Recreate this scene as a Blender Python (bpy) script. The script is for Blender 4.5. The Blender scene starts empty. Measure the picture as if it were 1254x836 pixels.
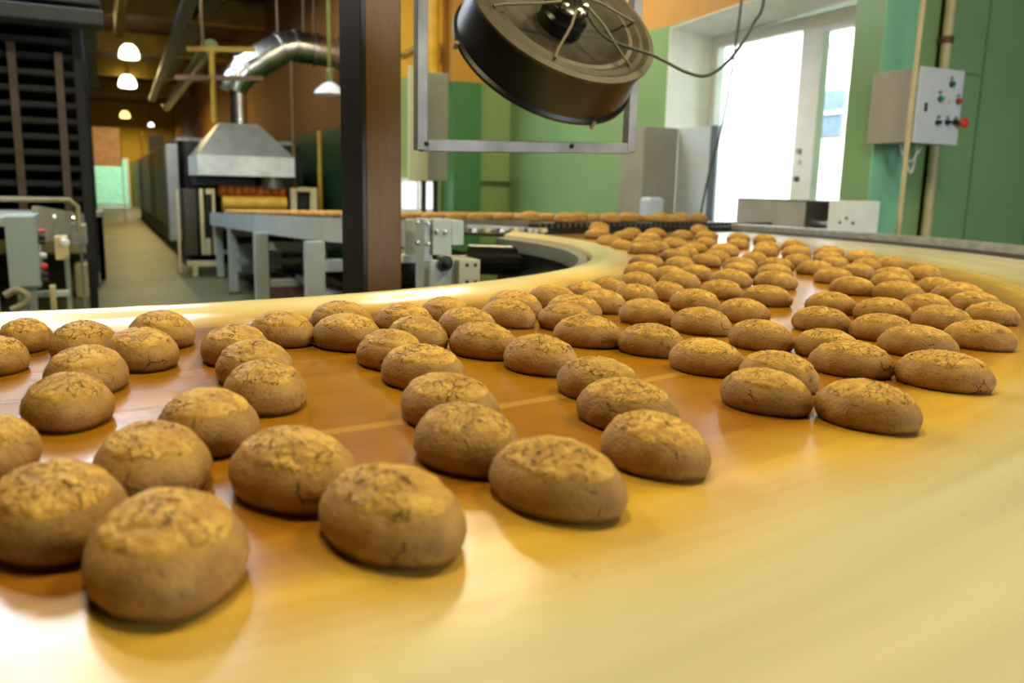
import bpy, bmesh, math, random
from math import sin, cos, pi, radians, atan, atan2, sqrt, hypot
from mathutils import Vector, Matrix, noise

S = bpy.context.scene
COL = S.collection
# ------------------------------------------------------------------ camera
F = 1020.0                      # focal length in pixels of a 1254 px wide frame
CZ = 1.165                      # eye height
BELT = 0.95                     # height of the curved belt
pitch = atan(186 / 1020); roll = radians(1.3); yaw = atan(507 / 1020 * cos(pitch))
fw = Vector((sin(yaw) * cos(pitch), cos(yaw) * cos(pitch), -sin(pitch)))
r0 = Vector((cos(yaw), -sin(yaw), 0)); u0 = r0.cross(fw)
rt = r0 * cos(roll) + u0 * sin(roll); up = u0 * cos(roll) - r0 * sin(roll)
CP = Vector((0, 0, CZ))
cd = bpy.data.cameras.new('camera'); cam = bpy.data.objects.new('camera', cd); COL.objects.link(cam)
M = Matrix((rt, up, -fw)).transposed().to_4x4(); M.translation = CP; cam.matrix_world = M
cd.sensor_width = 36; cd.lens = F / 1254 * 36; cd.clip_start = 0.02; cd.clip_end = 300
cd.dof.use_dof = True; cd.dof.focus_distance = 1.12; cd.dof.aperture_fstop = 5.4
S.camera = cam
# ------------------------------------------------------------------ world, light, exposure
S.view_settings.view_transform = 'Standard'; S.view_settings.look = 'None'
S.view_settings.gamma = 1; S.view_settings.exposure = -0.1
w = bpy.data.worlds.new('sky'); S.world = w; w.use_nodes = True
bg = w.node_tree.nodes['Background']
bg.inputs[0].default_value = (0.80, 0.90, 1.0, 1); bg.inputs[1].default_value = 15.0

def portal(loc, rot, sx, sy):
    l = bpy.data.lights.new('daylight_portal', 'AREA'); l.shape = 'RECTANGLE'; l.size = sx; l.size_y = sy
    l.cycles.is_portal = True
    o = bpy.data.objects.new('daylight_portal', l); COL.objects.link(o); o.location = loc; o.rotation_euler = rot

WX = 4.6                         # plane of the window wall
portal((WX + .75, 5.45, 1.65), (0, radians(90), 0), 2.2, 2.3)      # faces into the room
portal((-0.6, 10.0, 4.84), (0, 0, 0), 3.2, 5.4)                   # skylight over the left bay
portal((3.4, -3.85, 2.3), (radians(90), 0, 0), 2.4, 2.0)   # window added behind the camera for fill daylight

def lamp(loc, color, power, size=.3, name='lamp_light'):
    l = bpy.data.lights.new(name, 'AREA'); l.shape = 'DISK'; l.size = size; l.color = color; l.energy = power
    o = bpy.data.objects.new(name, l); COL.objects.link(o); o.location = loc
    return o

# ------------------------------------------------------------------ helpers
def tag(o, label=None, cat=None, group=None, kind=None):
    if label: o['label'] = label
    if cat: o['category'] = cat
    if group: o['group'] = group
    if kind: o['kind'] = kind
    return o

def thing(name, label, cat, loc=(0, 0, 0), rz=0, group=None):
    o = bpy.data.objects.new(name, None); COL.objects.link(o); o.empty_display_size = .1
    o.location = loc; o.rotation_euler = (0, 0, rz)
    return tag(o, label, cat, group)

def link(name, bm, mat, parent=None, smooth=False, bevel=0):
    """one bmesh -> one object; coordinates are WORLD coordinates, origin moved to the base centre"""
    me = bpy.data.meshes.new(name)
    if smooth:
        for f in bm.faces: f.smooth = True
    bmesh.ops.recalc_face_normals(bm, faces=bm.faces[:])
    bm.to_mesh(me); bm.free(); me.materials.append(mat)
    o = bpy.data.objects.new(name, me); COL.objects.link(o)
    if parent is None:
        xs = [v.co for v in me.vertices]
        c = Vector(((min(v.x for v in xs) + max(v.x for v in xs)) / 2, (min(v.y for v in xs) + max(v.y for v in xs)) / 2, min(v.z for v in xs)))
        me.transform(Matrix.Translation(-c)); o.location = c
    else:
        p = parent; T = Matrix.Identity(4)
        while p is not None:
            T = p.matrix_basis @ T; p = p.parent
        me.transform(T.inverted()); o.parent = parent
    if smooth:
        md = o.modifiers.new('split', 'EDGE_SPLIT'); md.split_angle = radians(40)
    if bevel:
        md = o.modifiers.new('bevel', 'BEVEL'); md.width = bevel; md.segments = 2; md.limit_method = 'ANGLE'
    return o

def B(): return bmesh.new()
def box(bm, x0, x1, y0, y1, z0, z1):
    v = [bm.verts.new(p) for p in ((x0, y0, z0), (x1, y0, z0), (x1, y1, z0), (x0, y1, z0), (x0, y0, z1), (x1, y0, z1), (x1, y1, z1), (x0, y1, z1))]
    for f in ((0, 3, 2, 1), (4, 5, 6, 7), (0, 1, 5, 4), (1, 2, 6, 5), (2, 3, 7, 6), (3, 0, 4, 7)): bm.faces.new([v[i] for i in f])
    return bm
def obox(bm, c, ax, ay, az, hx, hy, hz):
    """oriented box: centre, three unit axes, half sizes"""
    c = Vector(c); v = []
    for sz in (-1, 1):
        for sx, sy in ((-1, -1), (1, -1), (1, 1), (-1, 1)):
            v.append(bm.verts.new(c + Vector(ax) * hx * sx + Vector(ay) * hy * sy + Vector(az) * hz * sz))
    for f in ((0, 3, 2, 1), (4, 5, 6, 7), (0, 1, 5, 4), (1, 2, 6, 5), (2, 3, 7, 6), (3, 0, 4, 7)): bm.faces.new([v[i] for i in f])
    return bm
def frame_of(d):
    d = d.normalized(); a = Vector((0, 0, 1)) if abs(d.z) < .9 else Vector((1, 0, 0))
    x = a.cross(d).normalized(); return x, d.cross(x)
def tube(bm, pts, r, n=10, cap=True):
    pts = [Vector(p) for p in pts]; rings = []
    for i, p in enumerate(pts):
        d = (pts[min(i + 1, len(pts) - 1)] - pts[max(i - 1, 0)])
        if i == 0: x, y = frame_of(d)
        else:
            d.normalize(); x = (x - d * x.dot(d)).normalized(); y = d.cross(x)
        rr = r[i] if isinstance(r, (list, tuple)) else r
        rings.append([bm.verts.new(p + (x * cos(2 * pi * k / n) + y * sin(2 * pi * k / n)) * rr) for k in range(n)])
    for a, b in zip(rings, rings[1:]):
        for k in range(n): bm.faces.new((a[k], a[(k + 1) % n], b[(k + 1) % n], b[k]))
    if cap: bm.faces.new(rings[0][::-1]); bm.faces.new(rings[-1])
    return bm
def bar(bm, p, q, w, h=None):
    """square tube between two points"""
    p, q = Vector(p), Vector(q); h = h or w; d = (q - p); L = d.length; d.normalize(); x, y = frame_of(d)
    return obox(bm, (p + q) / 2, x, y, d, w / 2, h / 2, L / 2)
def lathe(bm, prof, T=None, n=32, closed=False):
    """profile (radius, height) about z, through matrix T"""
    T = T or Matrix.Identity(4); rings = []
    for r, z in prof:
        rings.append([bm.verts.new(T @ Vector((max(r, 1e-4) * cos(2 * pi * k / n), max(r, 1e-4) * sin(2 * pi * k / n), z))) for k in range(n)])
    for a, b in zip(rings, rings[1:]):
        for k in range(n): bm.faces.new((a[k], a[(k + 1) % n], b[(k + 1) % n], b[k]))
    if closed: bm.faces.new(rings[0][::-1]); bm.faces.new(rings[-1])
    return bm
def arcstrip(bm, c, prof, t0, t1, n, closed=False):
    """sweep of a (radius, z) profile round the vertical axis at c from angle t0 to t1 (degrees)"""
    rings = []
    for i in range(n + 1):
        t = radians(t0 + (t1 - t0) * i / n)
        rings.append([bm.verts.new((c[0] + r * cos(t), c[1] + r * sin(t), z)) for r, z in prof])
    m = len(prof)
    for a, b in zip(rings, rings[1:]):
        for k in range(m if closed else m - 1): bm.faces.new((a[k], a[(k + 1) % m], b[(k + 1) % m], b[k]))
    if closed: bm.faces.new(rings[0][::-1]); bm.faces.new(rings[-1])
    return bm
def prism(bm, poly, z0, z1):
    """poly: (x, y) outline; z0 / z1 numbers or functions of (x, y)"""
    f0 = z0 if callable(z0) else (lambda x, y: z0); f1 = z1 if callable(z1) else (lambda x, y: z1)
    a = [bm.verts.new((x, y, f0(x, y))) for x, y in poly]; b = [bm.verts.new((x, y, f1(x, y))) for x, y in poly]
    n = len(poly); bm.faces.new(a[::-1]); bm.faces.new(b)
    for i in range(n): bm.faces.new((a[i], a[(i + 1) % n], b[(i + 1) % n], b[i]))
    return bm
def ray(x, y): return fw + rt * ((x - 627) / F) - up * ((y - 418) / F)
def onY(x, y, Y): d = ray(x, y); return CP + d * (Y / d.y)
def onX(x, y, X): d = ray(x, y); return CP + d * (X / d.x)
def onZ(x, y, Z): d = ray(x, y); return CP + d * ((Z - CZ) / d.z)
def onD(x, y, D): return CP + ray(x, y) * D

# ------------------------------------------------------------------ materials
def srgb(r, g, b):
    return tuple(((c / 255) / 12.92 if c / 255 <= .04045 else ((c / 255 + .055) / 1.055) ** 2.4) for c in (r, g, b)) + (1,)
def mat(name, col, rough=.5, metal=0, var=.12, scale=6, bump=0, bscale=60, spec=.5, emis=None, estr=0, alt=None, stretch=None, coat=0):
    m = bpy.data.materials.new(name); m.use_nodes = True; nt = m.node_tree; N = nt.nodes; L = nt.links
    b = N['Principled BSDF']; b.inputs['Roughness'].default_value = rough; b.inputs['Metallic'].default_value = metal
    b.inputs['Specular IOR Level'].default_value = spec; b.inputs['Coat Weight'].default_value = coat
    tc = N.new('ShaderNodeTexCoord'); mp = N.new('ShaderNodeMapping'); L.new(tc.outputs['Object'], mp.inputs[0])
    if stretch: mp.inputs['Scale'].default_value = stretch
    no = N.new('ShaderNodeTexNoise'); no.inputs['Scale'].default_value = scale; no.inputs['Detail'].default_value = 5
    L.new(mp.outputs[0], no.inputs['Vector'])
    cr = N.new('ShaderNodeValToRGB'); L.new(no.outputs['Fac'], cr.inputs[0])
    c = Vector(col[:3]); a = Vector(alt[:3]) if alt else c * (1 - var * 2)
    cr.color_ramp.elements[0].position = .3; cr.color_ramp.elements[1].position = .65
    cr.color_ramp.elements[0].color = (*a, 1); cr.color_ramp.elements[1].color = (*(c * (1 + var * .3)), 1)
    L.new(cr.outputs[0], b.inputs['Base Color'])
    if bump:
        n2 = N.new('ShaderNodeTexNoise'); n2.inputs['Scale'].default_value = bscale; n2.inputs['Detail'].default_value = 4
        L.new(mp.outputs[0], n2.inputs['Vector']); bp = N.new('ShaderNodeBump'); bp.inputs['Strength'].default_value = bump
        bp.inputs['Distance'].default_value = .01; L.new(n2.outputs['Fac'], bp.inputs['Height']); L.new(bp.outputs[0], b.inputs['Normal'])
    if emis: b.inputs['Emission Color'].default_value = emis; b.inputs['Emission Strength'].default_value = estr
    return m
grey_paint = mat('grey_paint', srgb(182, 194, 194), .4, var=.08, scale=4)
green_paint = mat('green_paint', srgb(84, 128, 84), .32, var=.06, scale=2, bump=.08, bscale=8)
steel = mat('steel', (.55, .54, .52, 1), .32, 1, var=.1, scale=12)
zinc = mat('zinc', (.62, .62, .60, 1), .28, 1, var=.2, scale=9)
galv = mat('galvanised_tube', (.30, .29, .28, 1), .5, .5, var=.2, scale=9)
dull_steel = mat('dull_steel', (.42, .41, .37, 1), .45, .6, var=.2, scale=8)
dark_metal = mat('dark_metal', (.03, .03, .032, 1), .35, .4, var=.2)
black = mat('black', (.012, .011, .011, 1), .5, var=.1)
black_gloss = mat('black_gloss', (.012, .011, .011, 1), .22, .1, var=.2, scale=10)
white_pl = mat('white_plaster', srgb(248, 244, 236), .6, var=.04)
white_paint = mat('white_paint', srgb(240, 242, 242), .4, var=.04)
white_box = mat('white_enamel', srgb(200, 208, 222), .35, var=.04)
taupe = mat('taupe_paint', srgb(160, 154, 138), .45, var=.05)
cream = mat('cream_paint', srgb(214, 200, 150), .45, var=.08)
pipe_cream = mat('pipe_cream', srgb(196, 184, 140), .45, var=.1)
rust = mat('rusty_steel', srgb(104, 86, 62), .42, .35, var=.25, scale=5, bump=.15, bscale=30, alt=srgb(112, 76, 40), stretch=(2, 2, .35))
rust_dark = mat('dark_post_side', srgb(54, 46, 44), .35, .3, var=.2, scale=6, stretch=(2, 2, .3))
gap_dark = mat('gap_dark', (.02, .02, .02, 1), .6)
red = mat('red_plastic', srgb(205, 60, 50), .35); green_pl = mat('green_plastic', srgb(30, 150, 95), .3)
teal = mat('teal_plastic', srgb(20, 95, 90), .3); yellow = mat('yellow_print', srgb(230, 190, 40), .5)
rust_red = mat('brown_board', srgb(104, 66, 52), .6, var=.2)
# ------------------------------------------------------------------ special materials
def node_mat(name):
    m = bpy.data.materials.new(name); m.use_nodes = True; nt = m.node_tree
    return m, nt.nodes, nt.links, nt.nodes['Principled BSDF']
def mathn(N, L, op, a, b=None, c=None):
    n = N.new('ShaderNodeMath'); n.operation = op
    for i, v in enumerate((a, b, c)):
        if v is None: continue
        if isinstance(v, (int, float)): n.inputs[i].default_value = v
        else: L.new(v, n.inputs[i])
    return n.outputs[0]
def ramp(N, L, src, stops, interp='LINEAR'):
    cr = N.new('ShaderNodeValToRGB'); cr.color_ramp.interpolation = interp; e = cr.color_ramp.elements
    while len(e) < len(stops): e.new(.5)
    for k, (p, c) in enumerate(stops): e[k].position = p; e[k].color = c if len(c) == 4 else (*c, 1)
    L.new(src, cr.inputs[0]); return cr.outputs[0]
def mixc(N, L, fac, a, b, mode='MIX'):
    n = N.new('ShaderNodeMix'); n.data_type = 'RGBA'; n.blend_type = mode
    for i, v in ((0, fac), (6, a), (7, b)):
        if isinstance(v, (int, float)): n.inputs[i].default_value = v
        elif isinstance(v, tuple): n.inputs[i].default_value = v
        else: L.new(v, n.inputs[i])
    return n.outputs[2]
def noisen(N, L, vec, scale, detail=4, dist=0):
    n = N.new('ShaderNodeTexNoise'); n.inputs['Scale'].default_value = scale; n.inputs['Detail'].default_value = detail
    n.inputs['Distortion'].default_value = dist; L.new(vec, n.inputs['Vector']); return n.outputs['Fac']

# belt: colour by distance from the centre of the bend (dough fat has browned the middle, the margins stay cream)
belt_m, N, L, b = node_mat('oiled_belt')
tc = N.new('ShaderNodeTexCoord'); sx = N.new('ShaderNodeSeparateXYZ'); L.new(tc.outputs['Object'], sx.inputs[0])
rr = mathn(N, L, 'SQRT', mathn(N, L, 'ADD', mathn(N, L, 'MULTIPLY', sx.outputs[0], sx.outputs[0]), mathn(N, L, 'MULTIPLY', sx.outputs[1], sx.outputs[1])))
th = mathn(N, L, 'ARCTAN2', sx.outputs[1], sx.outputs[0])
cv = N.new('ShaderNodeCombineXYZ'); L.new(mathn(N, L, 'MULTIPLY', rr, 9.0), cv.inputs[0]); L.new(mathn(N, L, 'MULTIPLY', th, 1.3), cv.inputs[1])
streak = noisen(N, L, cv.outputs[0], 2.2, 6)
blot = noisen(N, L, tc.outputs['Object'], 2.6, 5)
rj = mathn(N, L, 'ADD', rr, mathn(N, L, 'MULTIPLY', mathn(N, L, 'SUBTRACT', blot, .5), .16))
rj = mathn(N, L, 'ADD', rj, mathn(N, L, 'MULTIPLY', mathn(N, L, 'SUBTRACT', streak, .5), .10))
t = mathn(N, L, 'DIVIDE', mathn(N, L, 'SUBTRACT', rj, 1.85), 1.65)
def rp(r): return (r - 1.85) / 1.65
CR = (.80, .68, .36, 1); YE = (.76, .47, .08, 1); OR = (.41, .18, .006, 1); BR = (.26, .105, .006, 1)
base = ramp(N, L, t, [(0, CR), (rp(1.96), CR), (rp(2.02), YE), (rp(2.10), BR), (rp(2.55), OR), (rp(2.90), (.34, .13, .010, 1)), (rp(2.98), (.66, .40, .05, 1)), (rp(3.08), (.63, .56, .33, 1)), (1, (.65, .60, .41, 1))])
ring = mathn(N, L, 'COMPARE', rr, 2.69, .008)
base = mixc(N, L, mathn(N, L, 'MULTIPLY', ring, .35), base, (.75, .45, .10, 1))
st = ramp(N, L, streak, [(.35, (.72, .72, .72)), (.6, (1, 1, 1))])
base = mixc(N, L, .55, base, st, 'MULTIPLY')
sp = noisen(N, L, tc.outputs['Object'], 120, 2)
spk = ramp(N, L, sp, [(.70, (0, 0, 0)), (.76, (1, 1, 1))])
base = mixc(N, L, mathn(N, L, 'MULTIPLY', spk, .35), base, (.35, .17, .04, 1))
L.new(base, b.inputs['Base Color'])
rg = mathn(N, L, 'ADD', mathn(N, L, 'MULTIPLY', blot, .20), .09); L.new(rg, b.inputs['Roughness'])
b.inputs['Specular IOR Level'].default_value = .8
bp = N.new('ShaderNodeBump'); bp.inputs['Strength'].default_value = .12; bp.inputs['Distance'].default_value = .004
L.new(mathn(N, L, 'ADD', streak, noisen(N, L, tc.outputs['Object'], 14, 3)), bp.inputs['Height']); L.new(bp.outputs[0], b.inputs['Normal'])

def two_tone(name, lo, hi, zsplit, rough=.35, zoff=0):
    """wall paint: lower oil paint, upper limewash, split at a true height (object origin z is taken off)"""
    m, N, L, b = node_mat(name)
    g = N.new('ShaderNodeNewGeometry'); s = N.new('ShaderNodeSeparateXYZ'); L.new(g.outputs['Position'], s.inputs[0])
    f = mathn(N, L, 'GREATER_THAN', s.outputs[2], zsplit)
    n = noisen(N, L, g.outputs['Position'], 1.6, 5)
    c = mixc(N, L, f, lo, hi); c = mixc(N, L, .3, c, ramp(N, L, n, [(.3, (.7, .7, .7)), (.65, (1.05, 1.05, 1.05))]), 'MULTIPLY')
    L.new(c, b.inputs['Base Color']); b.inputs['Roughness'].default_value = rough
    L.new(mathn(N, L, 'ADD', mathn(N, L, 'MULTIPLY', f, .35), rough), b.inputs['Roughness'])
    return m
GREEN = srgb(134, 170, 116); OCH = srgb(200, 150, 74)
wall_m = two_tone('green_and_ochre_paint', GREEN, OCH, 2.62, .3)
wallb_m = two_tone('back_wall_paint', srgb(152, 178, 112), srgb(226, 178, 56), 2.42)
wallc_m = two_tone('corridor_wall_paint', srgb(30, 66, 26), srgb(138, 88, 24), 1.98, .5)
floor_m, N, L, b = node_mat('worn_concrete')
g = N.new('ShaderNodeNewGeometry'); n1 = noisen(N, L, g.outputs['Position'], .8, 6); n2 = noisen(N, L, g.outputs['Position'], 5, 5)
c = ramp(N, L, mathn(N, L, 'ADD', mathn(N, L, 'MULTIPLY', n1, .6), mathn(N, L, 'MULTIPLY', n2, .4)), [(.35, (.050, .050, .016)), (.62, (.115, .112, .042))])
L.new(c, b.inputs['Base Color']); b.inputs['Roughness'].default_value = .55
ceil_m = mat('sooty_ceiling', srgb(84, 56, 24), .8, var=.2, scale=1.5)
beam_m = mat('ochre_beam', srgb(176, 140, 30), .6, var=.15, scale=3)
grn_dark = mat('dark_green_steel', srgb(26, 44, 30), .5, var=.2)
grn_pipe = mat('olive_pipe', srgb(112, 122, 50), .4, var=.2)
glass_m = bpy.data.materials.new('window_glass'); glass_m.use_nodes = True
N = glass_m.node_tree.nodes; L = glass_m.node_tree.links; N.clear()
o_ = N.new('ShaderNodeOutputMaterial'); mx = N.new('ShaderNodeMixShader'); tr = N.new('ShaderNodeBsdfTransparent'); gl = N.new('ShaderNodeBsdfGlossy')
fr = N.new('ShaderNodeFresnel'); fr.inputs[0].default_value = 1.3; gl.inputs['Roughness'].default_value = .02
gm = N.new('ShaderNodeNewGeometry'); mm = mathn(N, L, 'MULTIPLY', fr.outputs[0], mathn(N, L, 'SUBTRACT', 1.0, gm.outputs['Backfacing'])); L.new(mm, mx.inputs[0]); L.new(tr.outputs[0], mx.inputs[1]); L.new(gl.outputs[0], mx.inputs[2]); L.new(mx.outputs[0], o_.inputs[0])

GRN_SHELF = mat('green_shelf_paint', srgb(96, 150, 104), .4)
# ------------------------------------------------------------------ the hall
def st(name, bm, m, **k): return tag(link(name, bm, m, **k), kind='structure')
H = 4.6; XL = -6.0; YN = -3.5; YE = 42.0; XR = 8.0; YB = 9.6
st('floor', box(B(), XL - .3, XR + .3, YN - .3, 48, -.2, 0), floor_m)
bm = B()   # ceiling with a skylight over the left bay
sx0, sx1, sy0, sy1 = -2.2, 1.0, 7.3, 12.7
for a in ((XL - .3, sx0, YN - .3, 48), (sx1, XR + .3, YN - .3, 48), (sx0, sx1, YN - .3, sy0), (sx0, sx1, sy1, 48)): box(bm, *a, H, H + .15)
st('ceiling', bm, ceil_m)
sk = st('window_2', box(box(box(box(B(), sx0, sx0 + .07, sy0, sy1, H - .02, H + .22), sx1 - .07, sx1, sy0, sy1, H - .02, H + .22), sx0 + .07, sx1 - .07, sy0, sy0 + .07, H - .02, H + .22), sx0 + .07, sx1 - .07, sy1 - .07, sy1, H - .02, H + .22), white_paint)
pw_ = (sy1 - sy0 - .14) / 4
for i in range(4):
    ya = sy0 + .07 + i * pw_
    if i: link('glazing_bar', box(B(), sx0 + .07, sx1 - .07, ya - .025, ya + .025, H + .05, H + .12), white_paint, sk)
    link('pane', box(B(), sx0 + .07, sx1 - .07, ya + .025, ya + pw_ - .025, H + .08, H + .09), glass_m, sk)
st('wall_left', box(B(), XL - .3, XL, YN - .3, 48, 0, H), two_tone('left_wall_paint', srgb(70, 90, 50), srgb(150, 110, 40), 2.0))
bm = B(); box(bm, XL, XR, YN - .3, YN, 0, 1.3); box(bm, XL, XR, YN - .3, YN, 3.3, H)
for a, b_ in ((XL, 2.2), (4.6, XR)): box(bm, a, b_, YN - .3, YN, 1.3, 3.3)
st('wall_near', bm, two_tone('near_wall_paint', GREEN, OCH, 2.3))
for k, a in enumerate((2.2,)):  # unseen window, added to bring fill daylight from behind the camera
    f_ = st('window_%d' % (4 + k), box(box(box(box(B(), a, a + .07, YN - .2, YN - .12, 1.3, 3.3), a + 2.33, a + 2.4, YN - .2, YN - .12, 1.3, 3.3), a + .07, a + 2.33, YN - .2, YN - .12, 1.3, 1.37), a + .07, a + 2.33, YN - .2, YN - .12, 3.23, 3.3), white_paint)
    link('mullion', box(B(), a + 1.16, a + 1.24, YN - .2, YN - .12, 1.37, 3.23), white_paint, f_)
    link('pane', box(B(), a + .07, a + 1.16, YN - .17, YN - .16, 1.37, 3.23), glass_m, f_); link('pane', box(B(), a + 1.24, a + 2.33, YN - .17, YN - .16, 1.37, 3.23), glass_m, f_)
# window wall with deep opening (x = WX, y 4.28..6.38, z 0.75..2.66)
y0, y1, z0, z1 = onX(1044, 60, WX).y, 6.36, .62, 2.66
YW = onX(1076, 100, WX).y
OW = WX + .62
bm = B(); box(bm, WX, OW, y1, YB + .3, 0, H); box(bm, WX, OW, YW, y0, 0, H); box(bm, WX, OW, y0, y1, 0, z0)
v = [(WX, y0, 2.70), (WX, y1, 2.60), (OW, y0, 2.62), (OW, y1, 2.56)]
# sloped head of the opening
vs = [bm.verts.new(p) for p in (*v, (WX, y0, H), (WX, y1, H), (OW, y0, H), (OW, y1, H))]
for f in ((0, 1, 3, 2), (4, 6, 7, 5), (0, 4, 5, 1), (2, 3, 7, 6), (0, 2, 6, 4), (1, 5, 7, 3)): bm.faces.new([vs[i] for i in f])
st('wall_right', bm, wall_m)
rev = B()
box(rev, WX - .008, OW - .1, y1 - .012, y1 - .001, z0, 2.595)
vs = [rev.verts.new(p) for p in ((WX - .008, y0, 2.698), (WX - .008, y1, 2.598), (OW - .1, y1, 2.563), (OW - .1, y0, 2.628), (WX - .008, y0, 2.69), (WX - .008, y1, 2.59), (OW - .1, y1, 2.555), (OW - .1, y0, 2.62))]
for f in ((0, 1, 2, 3), (4, 7, 6, 5), (0, 4, 5, 1), (1, 5, 6, 2), (2, 6, 7, 3), (3, 7, 4, 0)): rev.faces.new([vs[i] for i in f])
box(rev, WX - .008, OW - .1, y0, y1, z0, z0 + .012)
st('trim_1', rev, white_pl)
# window frame set deep
wz1 = 2.56; fx0, fx1 = OW - .16, OW - .08
win = st('window_1', box(box(box(box(B(), fx0, fx1, y0, y1 - .012, wz1 - .10, wz1), fx0, fx1, y0, y1 - .012, z0 + .012, z0 + .08), fx0, fx1, y1 - .09, y1 - .013, z0 + .08, wz1 - .10), fx0, fx1, y0, y0 + .07, z0 + .08, wz1 - .10), white_paint, bevel=.006)
mull = onX(992, 40, fx0).y
link('mullion', box(B(), fx0 - .01, fx1, mull - .10, mull + .07, z0 + .08, wz1 - .10), white_paint, win, bevel=.006)
link('sash_frame', box(box(box(box(B(), fx0 - .015, fx1 - .02, y0 + .075, y0 + .12, z0 + .085, wz1 - .105), fx0 - .015, fx1 - .02, mull - .155, mull - .105, z0 + .085, wz1 - .105), fx0 - .015, fx1 - .02, y0 + .12, mull - .155, wz1 - .15, wz1 - .105), fx0 - .015, fx1 - .02, y0 + .12, mull - .155, z0 + .085, z0 + .13), white_paint, win)
for ya, yb in ((y0 + .1, mull - .13), (mull + .05, y1 - .08)):
    link('pane', box(B(), fx1 - .035, fx1 - .03, ya, yb, z0 + .1, wz1 - .12), glass_m, win)
for k, zz in enumerate((1.52, 1.44, 1.3)):
    link('lock_fitting', lathe(B(), [(.022, 0), (.022, .02), (.006, .022)], Matrix.Translation((fx0 - .01, mull, zz)) @ Matrix.Rotation(-pi / 2, 4, 'Y'), 12, True), [dull_steel, white_paint, rust_red][k % 3], win)
# pier beside the window and the wall beyond, which faces us
pier = st('trim_2', box(B(), WX, onY(1110, 150, YW).x, YW - .012, YW, 0, H), two_tone('pier_sheen', srgb(140, 205, 170), OCH, 4.4, .18))  # the sheen of window light is put into the bright teal colour
XQ = onY(1138, 150, YW).x
st('wall_recess', box(B(), onY(1111, 150, YW).x, XQ, YW + .3, YW + .5, 0, H), two_tone('recess_green', srgb(84, 124, 82), OCH, 4.4, .3))
for k in range(5): st('trim_%d' % (8 + k), box(B(), onY(1111, 150, YW).x + .01, XQ, YW + .24, YW + .3, .9 + k * .27, .92 + k * .27), GRN_SHELF)
st('wall_far_right', box(B(), XQ, XR, YW, YW + .3, 0, H), two_tone('bottle_green_gloss', srgb(124, 166, 122), OCH, 4.4, .16))
st('wall_outer_right', box(B(), XR, XR + .3, YN, YW + .3, 0, H), wall_m)
rw = B()
for k in range(4): box(rw, 5.6 + k * .7, 5.615 + k * .7, YW - .01, YW - .001, 0, H)
box(rw, XQ, 5.6, YW - .01, YW - .001, 2.02, 2.035)
st('trim_3', rw, two_tone('seam_green', srgb(96, 148, 104), OCH, 4.4, .3))
# back wall, pilasters, rounded column
st('wall_back', box(B(), 3.05, WX + .62, YB, YB + .3, 0, H), wallb_m)
px_ = lambda x, Y: onY(x, 240, Y).x
st('wall_corridor', box(B(), 3.05, 3.25, YB + .3, YE, 0, H), wallc_m)
st('trim_4', box(B(), px_(555, 9.2), px_(588, 9.2), 9.2, YB, 0, H), two_tone('pier_green_ochre', srgb(66, 116, 64), srgb(188, 136, 44), 2.37, .4))
cy = B(); ca = (px_(683, 9.3) + px_(770, 9.3)) / 2
lathe(cy, [(.46, 0), (.46, H)], Matrix.Translation((ca, 9.6, 0)), 48)
st('trim_5', cy, two_tone('column_gloss', srgb(132, 180, 142), OCH, 2.5, .16), smooth=True)
st('trim_6', box(B(), px_(588, 9.55), px_(652, 9.55), 9.56, YB, 1.235, 1.262), mat('joint_green', srgb(84, 116, 64), .5))  # horizontal joint in the green wall
# the far end, with a lit passage behind it
dx0, dx1 = onY(117, 230, YE).x, onY(157, 230, YE).x; dz = 2.05
bm = B(); box(bm, XL, dx0, YE, YE + .3, 0, H); box(bm, dx1, 3.05, YE, YE + .3, 0, H); box(bm, dx0, dx1, YE, YE + .3, dz, H)
st('wall_end', bm, two_tone('end_wall', srgb(120, 120, 60), srgb(180, 150, 60), 2.0, .6))
st('wall_passage', box(B(), -2, 2.8, 47.6, 47.9, 0, H), mat('pale_green_wall', srgb(140, 195, 155), .5))
st('door_1', box(box(box(B(), dx0 - .08, dx0, YE - .04, YE + .3, 0, dz + .1), dx1, dx1 + .08, YE - .04, YE + .3, 0, dz + .1), dx0, dx1, YE - .04, YE + .3, dz, dz + .1), white_paint)
lamp((.6, 45, 3.9), (1, 1, 1), 190, 1.2, 'passage_light')
pk = onY(108, 155, 30); pk2 = onY(150, 200, 30)
tag(link('wall_panel', box(B(), pk.x, pk2.x, 30, 30.1, pk2.z - .1, pk.z), mat('pink_board', srgb(206, 160, 130), .6)), 'pinkish beige board hanging over the far end of the aisle', 'panel')
# beams and pipes under the ceiling
for Y, zb in ((13.4, 4.2), (17.5, 4.15), (22.5, 4.15), (27.5, 4.15), (33, 4.15)):
    st('trim_7', box(B(), XL, 3.05, Y, Y + .35, zb, H), beam_m)
# ------------------------------------------------------------------ curved belt conveyor
CX, CY = -.126, 3.384
cb = thing('curved_conveyor', 'wide curved belt conveyor with cream edges and browned middle carrying the cookies', 'conveyor', (CX, CY, 0))
T0, T1 = -150, 8
def bz(r):      # rolled inner lip
    return BELT + .016 * math.exp(-((r - 1.93) / .045) ** 2)
prof = [(1.872, BELT - .035), (1.868, BELT - .015), (1.872, BELT)] + [(r, bz(r)) for r in (1.88, 1.895, 1.91, 1.925, 1.94, 1.955, 1.97, 1.99, 2.01, 2.04, 2.08)] + [(2.2 + .13 * k, BELT) for k in range(11)] + [(3.53, BELT - .004), (3.54, BELT - .03)]
bm = arcstrip(B(), (CX, CY), prof, T0, T1, 150)
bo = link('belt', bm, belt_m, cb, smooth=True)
sf = B(); arcstrip(sf, (CX, CY), [(1.90, BELT - .04), (3.52, BELT - .04), (3.52, BELT - .12), (1.90, BELT - .12)], T0, T1, 90, True)
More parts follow.
